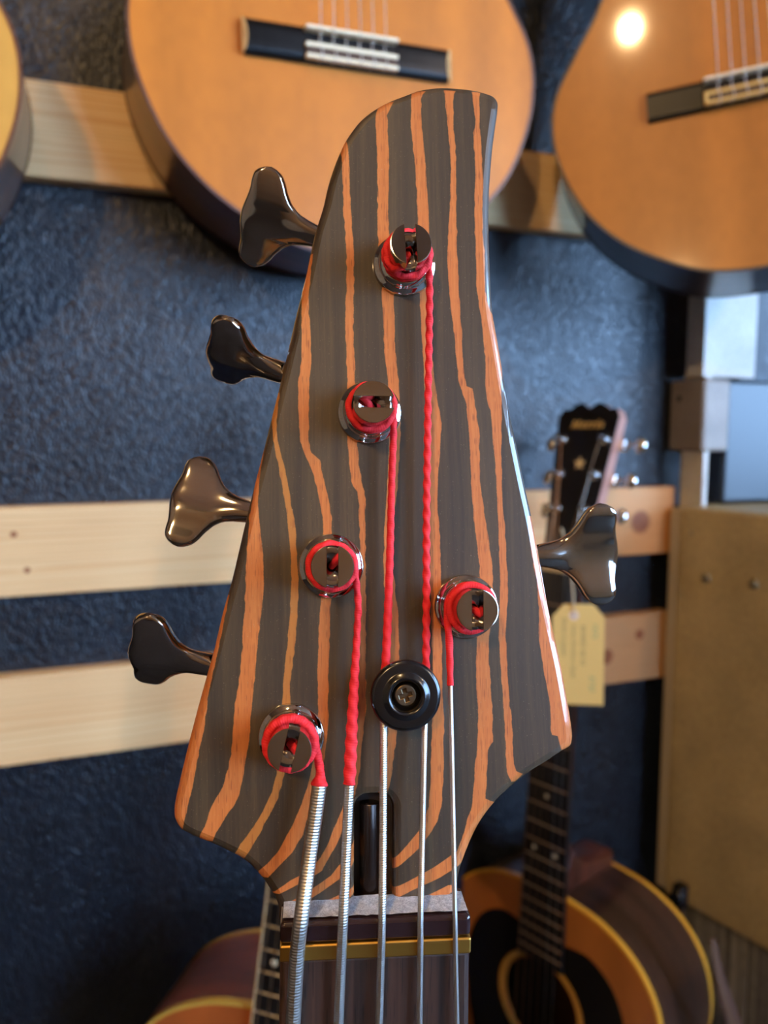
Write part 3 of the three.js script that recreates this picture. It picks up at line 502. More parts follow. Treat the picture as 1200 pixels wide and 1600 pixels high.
const STRIPES = [[[91.28,-10.9,-9.19],[86.84,-10.42,-8.71],[82.07,-10.17,-8.39],[76.53,-9.92,-8.15],[72.57,-9.83,-7.98],[67.54,-9.35,-7.58],[62.83,-9.11,-7.26],[57.02,-9.0,-7.2],[48.27,-9.3,-7.31],[42.83,-9.28,-7.37],[37.1,-9.04,-7.05],[31.24,-8.79,-6.89],[16.82,-8.75,-6.48],[11.19,-8.28,-5.93],[7.24,-7.74,-5.32],[6.03,-7.29,-5.01],[4.82,-6.38,-4.47],[1.49,-5.99,-4.46],[-6.82,-5.75,-4.39],[-15.83,-5.58,-4.27],[-29.99,-5.86,-4.25],[-45.79,-6.12,-4.25],[-52.08,-6.33,-4.92],[-60.38,-7.13,-5.69],[-65.14,-8.3,-6.53],[-69.57,-10.2,-8.0],[-72.28,-11.22,-9.17],[-75.97,-12.82,-10.62],[-79.34,-14.71,-12.52],[-82.26,-17.46,-14.26],[-84.13,-21.22,-17.59],[-85.85,-23.81,-21.21],[-87.05,-25.67,-23.66]],[[100.55,-0.63,2.51],[98.88,-1.57,1.57],[96.91,-2.04,0.78],[92.9,-1.96,0.94],[88.89,-1.72,1.17],[84.89,-1.64,1.25],[80.9,-1.56,1.17],[72.93,-1.55,1.01],[67.87,-1.55,1.24],[53.4,-0.54,2.32],[48.55,-0.4,2.41],[43.71,-0.15,2.55],[38.42,0.08,2.77],[31.45,0.84,3.54],[25.73,1.23,3.69],[19.88,1.38,3.99],[15.27,1.22,3.83],[10.68,0.92,3.52],[5.49,0.61,3.2],[-3.03,0.09,1.98],[-12.24,-0.08,1.67],[-16.6,0.0,2.57],[-20.35,0.45,2.87],[-24.1,0.91,3.4],[-31.56,1.36,3.62],[-38.98,1.2,3.31],[-51.51,0.9,3.0],[-55.46,0.75,2.54],[-59.55,0.45,2.02],[-63.9,-0.6,1.19],[-68.21,-2.38,-0.0],[-73.91,-5.63,-2.67],[-80.26,-9.44,-6.2],[-83.45,-12.21,-9.13],[-85.07,-14.68,-11.47],[-87.09,-17.87,-14.52],[-89.08,-21.62,-18.0]],[[103.75,7.09,10.42],[102.74,6.93,9.62],[101.42,6.61,9.14],[97.37,6.61,9.13],[93.34,6.75,9.44],[89.33,7.14,9.82],[85.33,7.52,10.28],[81.32,7.83,10.35],[77.33,7.98,10.65],[73.19,8.12,10.95],[69.84,8.21,10.94],[53.69,8.54,11.2],[48.81,8.78,11.34],[43.33,9.14,11.47],[37.55,9.37,11.7],[31.63,9.72,12.21],[25.9,10.17,13.12],[21.26,10.46,13.87],[18.94,10.46,13.71],[14.32,10.44,13.38],[8.48,10.42,13.04],[3.12,10.71,12.71],[-1.46,10.69,13.0],[-5.27,10.84,13.37],[-12.85,10.96,13.57],[-20.4,11.09,13.69],[-25.97,11.37,13.36],[-31.66,11.35,13.79],[-39.42,11.48,13.76],[-49.66,11.29,14.17],[-55.7,11.04,13.99],[-59.82,10.95,14.12],[-64.21,10.71,13.8],[-68.59,10.32,13.4],[-72.06,9.25,12.48],[-74.2,8.05,11.12],[-77.17,5.35,9.09],[-79.27,3.27,6.84],[-81.35,1.19,4.16],[-83.0,-0.89,1.93],[-85.44,-5.02,-1.77],[-88.08,-11.02,-7.07],[-89.65,-14.66,-10.28]],[[104.18,14.87,17.91],[103.19,15.03,17.34],[99.93,15.17,17.09],[95.88,15.63,17.22],[93.78,15.78,17.29],[89.75,16.08,17.67],[85.72,16.37,17.8],[77.67,16.33,17.76],[73.65,16.08,17.69],[68.53,15.72,17.87],[63.74,15.47,17.84],[58.83,15.61,18.13],[53.92,15.9,18.26],[49.03,16.34,18.54],[44.16,16.95,18.91],[37.73,17.54,19.11],[34.77,17.83,19.48],[31.8,17.97,19.7],[30.56,18.28,20.0],[29.95,18.51,21.56],[29.18,18.9,21.64],[26.07,19.82,22.01],[20.17,20.4,23.06],[14.44,20.68,23.02],[8.57,20.89,23.13],[2.88,21.22,23.71],[-1.41,21.51,24.3],[-5.24,22.1,24.9],[-9.06,22.38,25.49],[-12.87,22.82,25.92],[-16.67,22.95,26.05],[-24.24,22.58,25.67],[-29.37,22.24,25.01],[-35.53,21.89,24.96],[-39.58,21.93,25.32],[-43.77,21.98,25.51],[-47.79,22.26,25.79],[-51.96,22.23,25.75],[-54.03,22.06,25.73],[-55.06,21.98,24.96],[-55.94,21.89,24.49],[-60.08,21.41,24.38],[-64.49,21.0,24.04],[-67.13,20.75,23.79],[-68.34,20.59,26.38],[-69.65,20.43,25.91],[-71.82,19.51,24.82],[-76.15,18.27,22.51],[-79.02,16.89,20.97],[-80.56,14.63,19.75],[-82.21,11.92,17.63],[-84.65,7.13,13.41],[-86.64,2.66,8.61],[-88.62,-1.48,3.85],[-90.19,-5.01,0.0]],[[104.22,21.75,24.0],[103.08,21.9,23.83],[100.31,22.2,23.73],[97.06,22.58,23.78],[94.93,22.49,23.69],[93.62,22.08,23.76],[90.06,22.21,24.13],[86.02,22.5,24.34],[81.98,22.48,24.39],[73.76,22.18,24.25],[68.79,22.3,24.21],[64.0,22.43,24.65],[54.13,22.68,24.74],[51.77,23.07,25.26],[49.25,23.43,26.12],[48.16,23.58,27.38],[44.38,24.03,28.14],[39.04,24.46,29.36],[37.95,24.77,29.51],[34.32,24.66,29.0],[31.96,24.56,28.66],[28.99,24.7,28.64],[25.71,25.3,28.61],[24.78,25.76,28.6],[20.26,26.2,28.56],[14.51,26.62,28.35],[8.63,27.04,28.45],[2.92,27.3,28.56],[-1.39,27.42,28.99],[-9.05,27.67,29.38],[-16.68,27.75,29.78],[-20.48,27.72,29.74],[-24.27,27.61,29.39],[-29.56,27.25,29.03],[-35.59,27.74,29.29],[-39.65,27.94,29.56],[-43.85,28.28,29.67],[-47.89,28.49,30.19],[-52.07,28.75,30.52],[-56.09,28.79,30.48],[-59.36,28.91,30.75],[-61.0,29.12,31.35],[-61.76,29.35,33.04],[-62.64,29.65,32.1],[-63.52,30.1,31.17]],[[-0.73,34.64,37.95],[-4.13,34.92,37.91],[-9.05,35.49,38.63],[-12.88,36.07,40.16],[-16.71,36.81,40.9],[-24.35,37.19,42.37],[-30.44,37.04,43.86],[-33.48,37.55,44.6],[-35.76,37.99,45.36],[-39.85,38.57,46.08],[-44.08,39.45,46.8],[-48.15,39.71,46.74],[-51.9,39.82,46.68],[-52.8,39.96,46.67],[-53.12,41.36,46.67],[-55.37,41.95,46.63],[-56.41,42.4,45.83]],[[61.99,-19.35,-17.07],[58.08,-19.33,-17.5],[52.77,-19.6,-17.93],[47.96,-19.72,-18.05],[43.17,-19.69,-17.5],[36.85,-19.65,-17.39],[33.31,-20.01,-17.52],[31.0,-20.37,-17.66],[25.34,-20.33,-17.93],[19.55,-20.07,-17.82],[16.67,-19.83,-17.8],[15.0,-19.22,-17.49],[13.95,-18.84,-17.11],[12.89,-18.45,-15.9],[12.14,-18.06,-15.07],[10.48,-17.32,-14.84],[8.22,-16.48,-14.38],[2.64,-15.25,-13.08],[-1.28,-14.48,-12.39],[-4.88,-14.32,-12.3],[-12.82,-14.51,-12.34],[-21.17,-14.84,-12.46],[-24.73,-15.12,-12.59],[-30.2,-15.32,-12.72],[-35.36,-15.51,-12.99],[-47.82,-15.3,-12.94],[-56.25,-16.14,-13.64],[-63.31,-17.57,-15.08],[-68.01,-19.29,-17.1],[-72.13,-21.09,-18.01],[-74.11,-22.31,-18.67],[-76.07,-23.31,-19.82],[-78.03,-24.59,-21.05],[-79.95,-26.45,-23.06],[-81.87,-28.6,-24.85],[-83.39,-29.16,-26.42]],[[28.27,-26.65,-24.7],[24.0,-26.91,-25.12],[19.45,-26.35,-25.38],[16.57,-26.1,-24.98],[13.86,-25.48,-24.35],[8.14,-24.4,-22.91],[2.58,-23.31,-21.97],[-1.32,-22.76,-21.2],[-4.91,-22.37,-20.73],[-12.22,-21.8,-20.39],[-15.79,-21.7,-20.07],[-19.35,-21.75,-20.04],[-22.9,-21.94,-20.24],[-30.13,-22.39,-20.56],[-35.26,-22.94,-21.27],[-39.36,-23.34,-21.68],[-43.44,-23.6,-21.72],[-51.72,-24.08,-22.18],[-60.66,-24.73,-22.99],[-63.8,-25.64,-23.84],[-65.79,-26.43,-24.4],[-67.77,-27.43,-25.4],[-69.88,-28.56,-26.6],[-71.85,-29.84,-27.61],[-73.8,-31.26,-28.53],[-75.75,-32.68,-29.73],[-77.56,-33.81,-30.94],[-79.37,-34.64,-32.07]],[[14.87,-29.5,-28.17],[9.59,-30.34,-29.08],[5.83,-30.31,-29.34],[2.23,-31.01,-29.46],[-1.36,-31.56,-29.28],[-4.93,-31.75,-28.88],[-8.65,-31.99,-28.4],[-15.77,-32.19,-27.94],[-19.31,-32.3,-28.08],[-22.85,-32.37,-28.42],[-26.37,-32.62,-28.82],[-30.03,-32.73,-29.23],[-35.15,-33.01,-29.62],[-39.22,-33.5,-29.96],[-43.28,-34.19,-30.33],[-47.48,-34.51,-30.7],[-51.52,-34.74,-30.84],[-55.54,-35.06,-31.52],[-59.54,-35.88,-32.13],[-62.82,-36.77,-32.67],[-64.79,-38.04,-33.14],[-67.47,-39.36,-34.49],[-69.56,-40.19,-36.04],[-71.53,-40.88,-37.17],[-73.06,-41.71,-38.15],[-75.01,-42.39,-38.98]],[[-19.43,-37.07,-35.91],[-24.56,-38.46,-36.87],[-30.83,-38.96,-38.02],[-35.04,-40.21,-38.91],[-39.09,-41.17,-39.8],[-43.13,-42.26,-40.39],[-47.3,-43.5,-40.91],[-51.3,-44.44,-41.48],[-55.3,-45.52,-42.31],[-59.28,-46.32,-42.9],[-63.25,-47.11,-43.63],[-67.2,-47.9,-44.58],[-69.31,-48.15,-45.17],[-71.29,-47.84,-45.51],[-72.57,-46.97,-45.83]],[[-86.6,14.9,17.3],[-87.84,12.19,16.69],[-89.17,8.9,13.98],[-90.59,5.03,10.09]]];
const POSTS = [[4.85,59.6],[-3.51,23.59],[-12.44,-12.74],[-21.42,-51.81],[19.47,-22.34]];
const KEYS = [[-15.5,72.85],[-24.37,36.67],[-32.18,0.58],[-41.44,-37.58],[41.23,-10.25]];
const STRINGS = {"B":{"r":1.65,"path":[[-14.45,-53.18,5.5],[-14.99,-60.98,6.2],[-17.02,-75.81,7.2],[-18.86,-88.88,9.79],[-19.52,-94.81,9.06],[-20.42,-111.4,6.97],[-30.42,-766.6,-72.47]]},"E":{"r":1.12,"path":[[-6.19,-15.68,5.2],[-6.48,-24.64,5.5],[-7.48,-42.6,6.0],[-8.33,-60.34,6.6],[-9.03,-75.32,7.4],[-9.75,-89.55,9.15],[-9.99,-95.55,8.41],[-10.56,-112.28,6.36],[-14.58,-767.16,-72.54]]},"A":{"r":0.86,"path":[[1.93,21.28,5.0],[1.42,8.62,4.8],[0.88,-12.79,4.4],[0.22,-31.07,4.0],[-0.33,-42.29,3.6],[-0.62,-55.27,5.2],[-0.82,-71.72,6.6],[-1.22,-90.08,8.78],[-1.3,-96.13,8.04],[-1.59,-112.98,5.97],[-1.67,-767.67,-72.6]]},"D":{"r":0.68,"path":[[10.3,57.94,5.0],[10.28,47.23,4.9],[9.9,24.96,4.6],[9.56,-0.19,4.2],[9.43,-31.19,3.8],[9.23,-42.48,3.4],[8.74,-52.67,5.0],[8.05,-72.07,6.4],[7.27,-90.55,8.52],[7.32,-96.64,7.77],[7.38,-113.55,5.8],[12.25,-768.18,-72.67]]},"G":{"r":0.55,"path":[[14.3,-22.04,5.2],[14.56,-29.63,5.2],[14.72,-42.61,5.6],[14.91,-61.99,6.4],[15.0,-90.99,8.27],[15.19,-97.12,7.51],[15.79,-114.1,5.63],[25.59,-768.66,-72.72]]}};
const SILK_END = {"B":-60.9,"E":-60.65,"A":-44.09,"D":-44.25,"G":-39.6};
const RETAINER = [4.21,-41.67], SLOT = [[-6.82,-65.59],[2.07,-90.38]], NUT_V = -90.07, NUT_H = 7.77, NUT_X = [-23.43,18.81];
const mm = 0.001;
const bass = thing('bass_guitar', 'five-string bass headstock of striped dark and orange wood with red string wraps', 'bass guitar');
bass.matrixAutoUpdate = true;
{
  const ux = V(0.99585, -0.01475, -0.08978), uy = V(0.00000, 0.98676, -0.16217), uz = V(0.09098, 0.16150, 0.98267);
  bass.quaternion.setFromRotationMatrix(new THREE.Matrix4().makeBasis(ux, uy, uz));
  bass.position.set(0.00000, 1.01598, -0.18100);
}
// striped veneer, in millimetres of the headstock's own plane
const U0 = -60, U1 = 52, V0 = -100, V1 = 110;
function at(list, v) {
  if (v > list[0][0] || v < list[list.length - 1][0]) return null;
  let i = 1; while (i < list.length - 1 && list[i][0] > v) i++;
  const a = list[i - 1], b = list[i], t = (a[0] - v) / (a[0] - b[0] || 1e-6);
  return [mix(a[1], b[1], t), mix(a[2], b[2], t)];
}
const rows = [];
const stripeTexture = texture(1024, 2048, (u, v) => {
  const y = mix(V0, V1, v), x = mix(U0, U1, u);
  const row = Math.floor(v * 2048);
  if (!rows[row]) rows[row] = STRIPES.map((s, k) => { const e = at(s, y); return e && [e[0] + 0.28 * (noise(y * 0.7, k * 7.1, 61) - 0.5) + 0.08 * (noise(y * 4, k * 3.3, 62) - 0.5), e[1] + 0.28 * (noise(y * 0.7, k * 9.7 + 50, 63) - 0.5) + 0.08 * (noise(y * 4, k * 4.1 + 50, 64) - 0.5), k]; }).filter(Boolean);
  let inside = 0, which = 0;
  for (const [a, b, k] of rows[row]) { const q = smooth(a - 0.09, a + 0.09, x) * (1 - smooth(b - 0.09, b + 0.09, x)); if (q > inside) { inside = q; which = k; } }
  const flow = x + 0.02 * y + 1.5 * (noise(y * 0.03, x * 0.05, 65) - 0.5);
  const s1 = noise(flow * 0.55, y * 0.012, 66), s2 = noise(flow * 2.6, y * 0.05, 67), s3 = noise(x * 9, y * 0.7, 68), pores = noise(x * 7, y * 0.35, 69);
  let dark = mix3([47, 36, 21], [73, 57, 34], clamp(0.5 + 0.9 * (s1 - 0.5) + 0.5 * (s2 - 0.5)));
  dark = dark.map((q) => q * (0.93 + 0.14 * s3));
  let orange = mix3([176, 96, 38], [200, 120, 56], s2 * 0.6 + s3 * 0.4);
  if (which === 7) orange = mix3(orange, [164, 108, 40], 0.7);
  orange = mix3(orange, [112, 54, 22], 0.5 * smooth(0.72, 0.95, pores));
  let c = mix3(dark, orange, inside);
  const dust = hash(Math.floor(x * 9), Math.floor(y * 9), 70);      // specks of lint and dust
  if (dust > 0.9972) c = mix3(c, [170, 160, 150], 0.5);
  return c;
}, true, THREE.ClampToEdgeWrapping);
const dustRough = texture(512, 1024, (u, v) => grey(0.10 + 0.10 * noise(u * 30, v * 60, 71) + 0.12 * noise(u * 220, v * 440, 72)), false, THREE.ClampToEdgeWrapping);
const veneer = phys({ map: stripeTexture, roughness: 0.5, clearcoat: 1, clearcoatRoughness: 0.1, clearcoatRoughnessMap: null, roughnessMap: null });
const toUV = (g) => planarUV(g, 1 / ((U1 - U0) * mm), 1 / ((V1 - V0) * mm), U0 * mm, V0 * mm);
const loop = new THREE.CatmullRomCurve3(OUTLINE.map(([x, y]) => V(x * mm, y * mm, 0)), true, 'centripetal').getPoints(OUTLINE.length * 4).slice(0, -1).map((p) => new THREE.Vector2(p.x, p.y));
const BEV = 0.0019, DEEP = 0.0155;
{
  const s = new THREE.Shape(ccw(loop));
  const x0 = SLOT[0][0] * mm, x1 = SLOT[1][0] * mm, y0 = (NUT_V - 2.5) * mm, y1 = SLOT[0][1] * mm, r = (x1 - x0) * 0.36, h = new THREE.Path();
  h.moveTo(x0, y0); h.lineTo(x0, y1 - r); h.absarc(x0 + r, y1 - r, r, Math.PI, Math.PI / 2, true); h.lineTo(x1 - r, y1); h.absarc(x1 - r, y1 - r, r, Math.PI / 2, 0, true); h.lineTo(x1, y0); h.lineTo(x0, y0);
  s.holes = [h];
  const g = new THREE.ExtrudeGeometry(s, { depth: DEEP - 2 * BEV, bevelEnabled: true, bevelThickness: BEV, bevelSize: BEV, bevelOffset: -BEV, bevelSegments: 5, curveSegments: 12 }).translate(0, 0, -DEEP + BEV);
  mesh('headstock', toUV(crease(g, 0.7)), veneer, bass);
  const slot = part('truss_rod_slot', bass);
  mesh('slot_floor', boxUV(span(x0 - 0.001, x1 + 0.001, y0, y1 + 0.001, -0.0125, -0.0065)), std({ color: hex('#221812'), roughness: 0.5 }), slot);
  mesh('truss_rod', rod(V(x0 + 0.0038, y0, -0.0042), V(x0 + 0.0038, y1 - 0.003, -0.0042), 0.0024, 20), std({ color: hex('#2a1f1a'), metalness: 0.6, roughness: 0.25 }), slot);
}
// nut block, brass nut, neck: in the neck's frame, tilted against the headstock
const NECK_TILT = 7 * Math.PI / 180;
const neckFrame = new THREE.Matrix4().makeTranslation(0, NUT_V * mm, NUT_H * mm).multiply(new THREE.Matrix4().makeRotationX(NECK_TILT));
const nx0 = NUT_X[0] * mm, nx1 = NUT_X[1] * mm, nc = (nx0 + nx1) / 2;
const inNeck = (g) => g.applyMatrix4(neckFrame);
const brass = std({ color: hex('#c79a4a'), metalness: 1, roughness: 0.38 });
const rosewood = phys({ color: hex('#5c4236'), map: repeat(streaks, 18, 3), roughness: 0.5 });
{
  const b = part('nut_block', bass);
  const body = rspan(nx0, nx1, -0.0050, 0, -0.012, 0, 0.0011);
  mesh('block_body', inNeck(boxUV(body)), phys({ color: hex('#241417'), roughness: 0.2, clearcoat: 1, clearcoatRoughness: 0.06 }), b);
  mesh('settled_dust', inNeck(planarUV(new THREE.PlaneGeometry(nx1 - nx0 - 0.0012, 0.0078, 40, 8).rotateX(-Math.PI / 2), 1, 1).translate(nc, 0.00022, -0.0052)), std({ map: repeat(dustTex, 40, 40), roughness: 1 }), b);
  const dg = b.children[1].geometry, dp = dg.attributes.position, uvs = dg.attributes.uv;
  for (let i = 0; i < dp.count; i++) { uvs.setXY(i, dp.getX(i), dp.getZ(i)); dp.setY(i, dp.getY(i) + 0.0003 * noise(dp.getX(i) * 900, dp.getZ(i) * 900, 80)); }
  dg.computeVertexNormals();
  mesh('brass_nut', inNeck(rspan(nx0, nx1, -0.0087, -0.0050, -0.004, 0.0003, 0.0005)), brass, bass);
  const w1 = 0.0085, L = 0.70;
  const fb = new THREE.Shape([[nx0, -0.0087], [nx0 - w1, -0.0087 - L], [nx1 + w1, -0.0087 - L], [nx1, -0.0087]].map(([x, y]) => new THREE.Vector2(x, y)));
  mesh('fingerboard', inNeck(planarUV(crease(new THREE.ExtrudeGeometry(fb, { depth: 0.0042, bevelEnabled: true, bevelSize: 0.0012, bevelThickness: 0.0012, bevelOffset: -0.0012, bevelSegments: 3 }).translate(0, 0, -0.0066), 0.6))), rosewood, bass);
  const prof = new THREE.Shape(); prof.moveTo(nx0, 0); for (let i = 0; i <= 16; i++) { const a = Math.PI + Math.PI * i / 16; prof.lineTo(nc + (nx1 - nx0) / 2 * Math.cos(a), 0.015 * Math.sin(a)); } prof.lineTo(nx1, 0);
  mesh('neck', inNeck(boxUV(crease(new THREE.ExtrudeGeometry(prof, { depth: 0.62, bevelEnabled: false }).rotateX(Math.PI / 2).translate(0, -0.005, -0.0065), 0.6))), phys({ color: hex('#7a5a44'), map: repeat(streaks, 8, 2), roughness: 0.4, clearcoat: 0.6 }), bass);
  for (let k = 1; k <= 20; k++) { const y = -0.0087 - 0.81 * (1 - Math.pow(2, -k / 12)); mesh('fret', inNeck(rod(V(nc - 0.021 - 0.0085 * -y / L, y, -0.0008), V(nc + 0.021 + 0.0085 * -y / L, y, -0.0008), 0.0012, 8)), steel, bass); }
  const body0 = spline([[0, 0], [0.04, 0.012], [0.075, 0.055], [0.10, 0.075], [0.125, 0.05], [0.128, -0.01], [0.11, -0.07], [0.115, -0.13], [0.150, -0.20], [0.155, -0.26], [0.12, -0.31], [0.05, -0.33], [0, -0.332]]);
  const bs = new THREE.ExtrudeGeometry(new THREE.Shape(ccw(body0)), { depth: 0.03, bevelEnabled: true, bevelSize: 0.004, bevelThickness: 0.004, bevelSegments: 3, bevelOffset: -0.004 });
  mesh('body', inNeck(planarUV(crease(bs.translate(nc, -0.585, -0.046), 0.6), 6, 3)), phys({ color: hex('#5a3c2a'), map: repeat(streaks, 1, 1), roughness: 0.4, clearcoat: 1 }), bass);
}
// tuning machines
const blackNickel = std({ color: lin(0.42, 0.39, 0.36), metalness: 1, roughness: 0.1 });
const darkChrome = std({ color: lin(0.60, 0.57, 0.53), metalness: 1, roughness: 0.07 });
const POST_TOP = 0.0135, SLOT_W = 0.0025, POST_R = 0.0047;
function halfMoon(sgn) {
  const a = Math.acos(SLOT_W / 2 / POST_R), s = new THREE.Shape();
  s.moveTo(SLOT_W / 2, -POST_R * Math.sin(a)); s.absarc(0, 0, POST_R, -a, a, false); s.lineTo(SLOT_W / 2, -POST_R * Math.sin(a));
  const g = new THREE.ExtrudeGeometry(s, { depth: 0.0052 - 0.0004, bevelEnabled: true, bevelSize: 0.0002, bevelThickness: 0.0002, bevelOffset: -0.0002, bevelSegments: 2, curveSegments: 28 });
  return crease(g, 0.5).translate(0, 0, POST_TOP - 0.005).rotateZ(sgn > 0 ? 0 : Math.PI);
}
function keyGeometry() {
  const Q = 11.6, inner = [[0, 0], [2.3, 0], [2.6, 0.6], [2.9, 3.2], [3.6, 5.2], [5.0, 7.0], [7.0, 8.4], [9.0, 9.4], [10.4, 10.4], [11.3, 11.9], [11.6, 13.0]], outer = [[0, 17.3], [2, 17.1], [4, 16.7], [6, 16.4], [8, 16.5], [9.6, 16.3], [10.7, 15.4], [11.3, 14.3], [11.6, 13.0]];
  const lookup = (t, q) => { let i = 1; while (i < t.length - 1 && t[i][0] < q) i++; return mix(t[i - 1][1], t[i][1], clamp((q - t[i - 1][0]) / (t[i][0] - t[i - 1][0]))); };
  const soft = (t, q) => (lookup(t, Math.max(0, q - 0.35)) + 2 * lookup(t, q) + lookup(t, Math.min(Q, q + 0.35))) / 4;
  const NQ = 72, NP = 26, verts = [], idx = [];
  const top = [], bot = [];
  for (let i = 0; i <= NQ; i++) {
    const q = Q * Math.sin((i / NQ * 2 - 1) * Math.PI / 2), aq = Math.abs(q), p0 = aq > 11.2 ? lookup(inner, aq) : soft(inner, aq), p1 = aq > 11.2 ? lookup(outer, aq) : soft(outer, aq);
    top.push([]); bot.push([]);
    for (let j = 0; j <= NP; j++) {
      const e = -Math.cos(j / NP * Math.PI), p = mix(p0, p1, (e + 1) / 2);
      const inside = aq < 2.4 ? (e > 0 ? Math.sqrt(1 - Math.pow(e, 8)) : 1) : Math.sqrt(1 - Math.pow(Math.abs(e), 8));
      const stem = smooth(9, 2, p), T2 = mix(1.55, 2.4 * Math.sqrt(clamp(1 - (q / 3.2) ** 2, 0.12, 1)), stem) * inside * Math.sqrt(Math.max(0, 1 - Math.pow(aq / Q, 10)));
      const bend = smooth(2, 10, p) * (1.5 * (1 - Math.cos(Math.PI * aq / Q)) / 2 + 0.10 * Math.sin(q * 0.7));
      top[i].push(verts.length / 3); verts.push(p, q, bend + T2);
      bot[i].push(verts.length / 3); verts.push(p, q, bend - T2);
    }
  }
  for (let i = 0; i < NQ; i++) for (let j = 0; j < NP; j++) {
    const f = (g, s) => { const [a, b, c, d] = [g[i][j], g[i][j + 1], g[i + 1][j], g[i + 1][j + 1]]; s ? idx.push(a, b, c, c, b, d) : idx.push(a, c, b, c, d, b); };
    f(top, true); f(bot, false);
  }
  let g = new THREE.BufferGeometry(); g.setAttribute('position', new THREE.Float32BufferAttribute(verts.map((x) => x * mm), 3)); g.setIndex(idx);
  g = mergeVertices(g, 1e-5); g.computeVertexNormals();
  const n = g.toNonIndexed(); return boxUV(n);
}
const keyShape = keyGeometry();
const shaft = new THREE.CylinderGeometry(0.0026, 0.0023, 0.016, 24).rotateZ(-Math.PI / 2).translate(-0.0075, 0, 0);
const bushing = lathe([[0.0041, 0.0005], [0.0041, 0.0032], [0.0050, 0.0034], [0.0058, 0.0031], [0.0062, 0.0022], [0.0066, 0.0017], [0.0073, 0.0014], [0.00755, 0.0009], [0.0076, 0.0000], [0.0076, -0.0005]], 64);
const postStem = lathe([[0.0046, -0.002], [0.0046, 0.0038], [0.0041, 0.0045], [0.0041, 0.0080], [0.0047, 0.0088], [0.0040, 0.0089], [0.0012, 0.0089], [0.0012, 0.0060], [0, 0.0060]], 40);
const gearBox = rbox(0.020, 0.024, 0.010, 0.003, 0, 0, -DEEP - 0.005);
// slot turn, key: direction in the plane, turn about its shaft
const MACHINES = [
  { slot: 0.06, dir: [-0.962, 0.272], turn: 0.58, s: 1.02 },
  { slot: Math.PI / 2, dir: [-0.962, 0.272], turn: 1.12, s: 1.0 },
  { slot: 0.0, dir: [-0.975, 0.222], turn: -0.3, s: 1.0 },
  { slot: -0.22, dir: [-0.98, 0.17], turn: 0.74, s: 1.02 },
  { slot: 0.0, dir: [0.992, 0.03], turn: 0.15, s: 1.08 },
];
MACHINES.forEach((m, i) => {
  const t = part('tuning_machine', bass), [px, py] = POSTS[i];
  mesh('bushing', bushing.clone().translate(px * mm, py * mm, 0), darkChrome, t);
  mesh('post', join([postStem.clone(), halfMoon(1), halfMoon(-1)]).rotateZ(m.slot).translate(px * mm, py * mm, 0), blackNickel, t);
  const d = V(m.dir[0], m.dir[1], 0).normalize(), side = V(-d.y, d.x, 0).multiplyScalar(d.x < 0 ? -1 : 1), basis = new THREE.Matrix4().makeBasis(d, side, d.clone().cross(side));
  const k = mesh('key', join([keyShape.clone().scale(m.s * 1.2, m.s * 1.08, m.s), shaft.clone()]).applyMatrix4(new THREE.Matrix4().makeRotationX(m.turn * (d.x < 0 ? -1 : 1))).applyMatrix4(basis).translate(KEYS[i][0] * mm, KEYS[i][1] * mm, -0.0165), blackNickel, t);
  mesh('gear_housing', gearBox.clone().translate(px * mm, py * mm, 0), blackNickel, t);
});
// string retainer
{
  const r = part('string_retainer', bass);
  mesh('retainer_disc', lathe([[0.0030, -0.0002], [0.0030, 0.0046], [0.0060, 0.0052], [0.0076, 0.0060], [0.0080, 0.0072], [0.0078, 0.0080], [0.0070, 0.0084], [0.0056, 0.0082], [0.0050, 0.0084], [0.0044, 0.0091], [0.0038, 0.0091], [0.0034, 0.0086], [0.0031, 0.0070], [0.0027, 0.0062], [0, 0.0062]], 64).translate(RETAINER[0] * mm, RETAINER[1] * mm, 0), phys({ color: lin(0.004, 0.004, 0.0045), roughness: 0.22, clearcoat: 0.4, clearcoatRoughness: 0.05 }), r);
  const cross = new THREE.Shape(); [[-0.0004, -0.0014], [0.0004, -0.0014], [0.0004, -0.0004], [0.0014, -0.0004], [0.0014, 0.0004], [0.0004, 0.0004], [0.0004, 0.0014], [-0.0004, 0.0014], [-0.0004, 0.0004], [-0.0014, 0.0004], [-0.0014, -0.0004], [-0.0004, -0.0004]].forEach(([x, y], i) => i ? cross.lineTo(x, y) : cross.moveTo(x, y));
  const hd = new THREE.Shape(circle(0, 0, 0.0024, 32)); hd.holes = [cross];
  mesh('screw', join([planarUV(new THREE.ExtrudeGeometry(hd, { depth: 0.0008, bevelEnabled: true, bevelSize: 0.0002, bevelThickness: 0.0002, bevelSegments: 2, bevelOffset: -0.0002 })), new THREE.CylinderGeometry(0.0023, 0.0023, 0.0003, 24).rotateX(Math.PI / 2)]).rotateZ(0.3).translate(RETAINER[0] * mm, RETAINER[1] * mm, 0.0063), std({ color: lin(0.14, 0.10, 0.06), metalness: 1, roughness: 0.4 }), r);
}
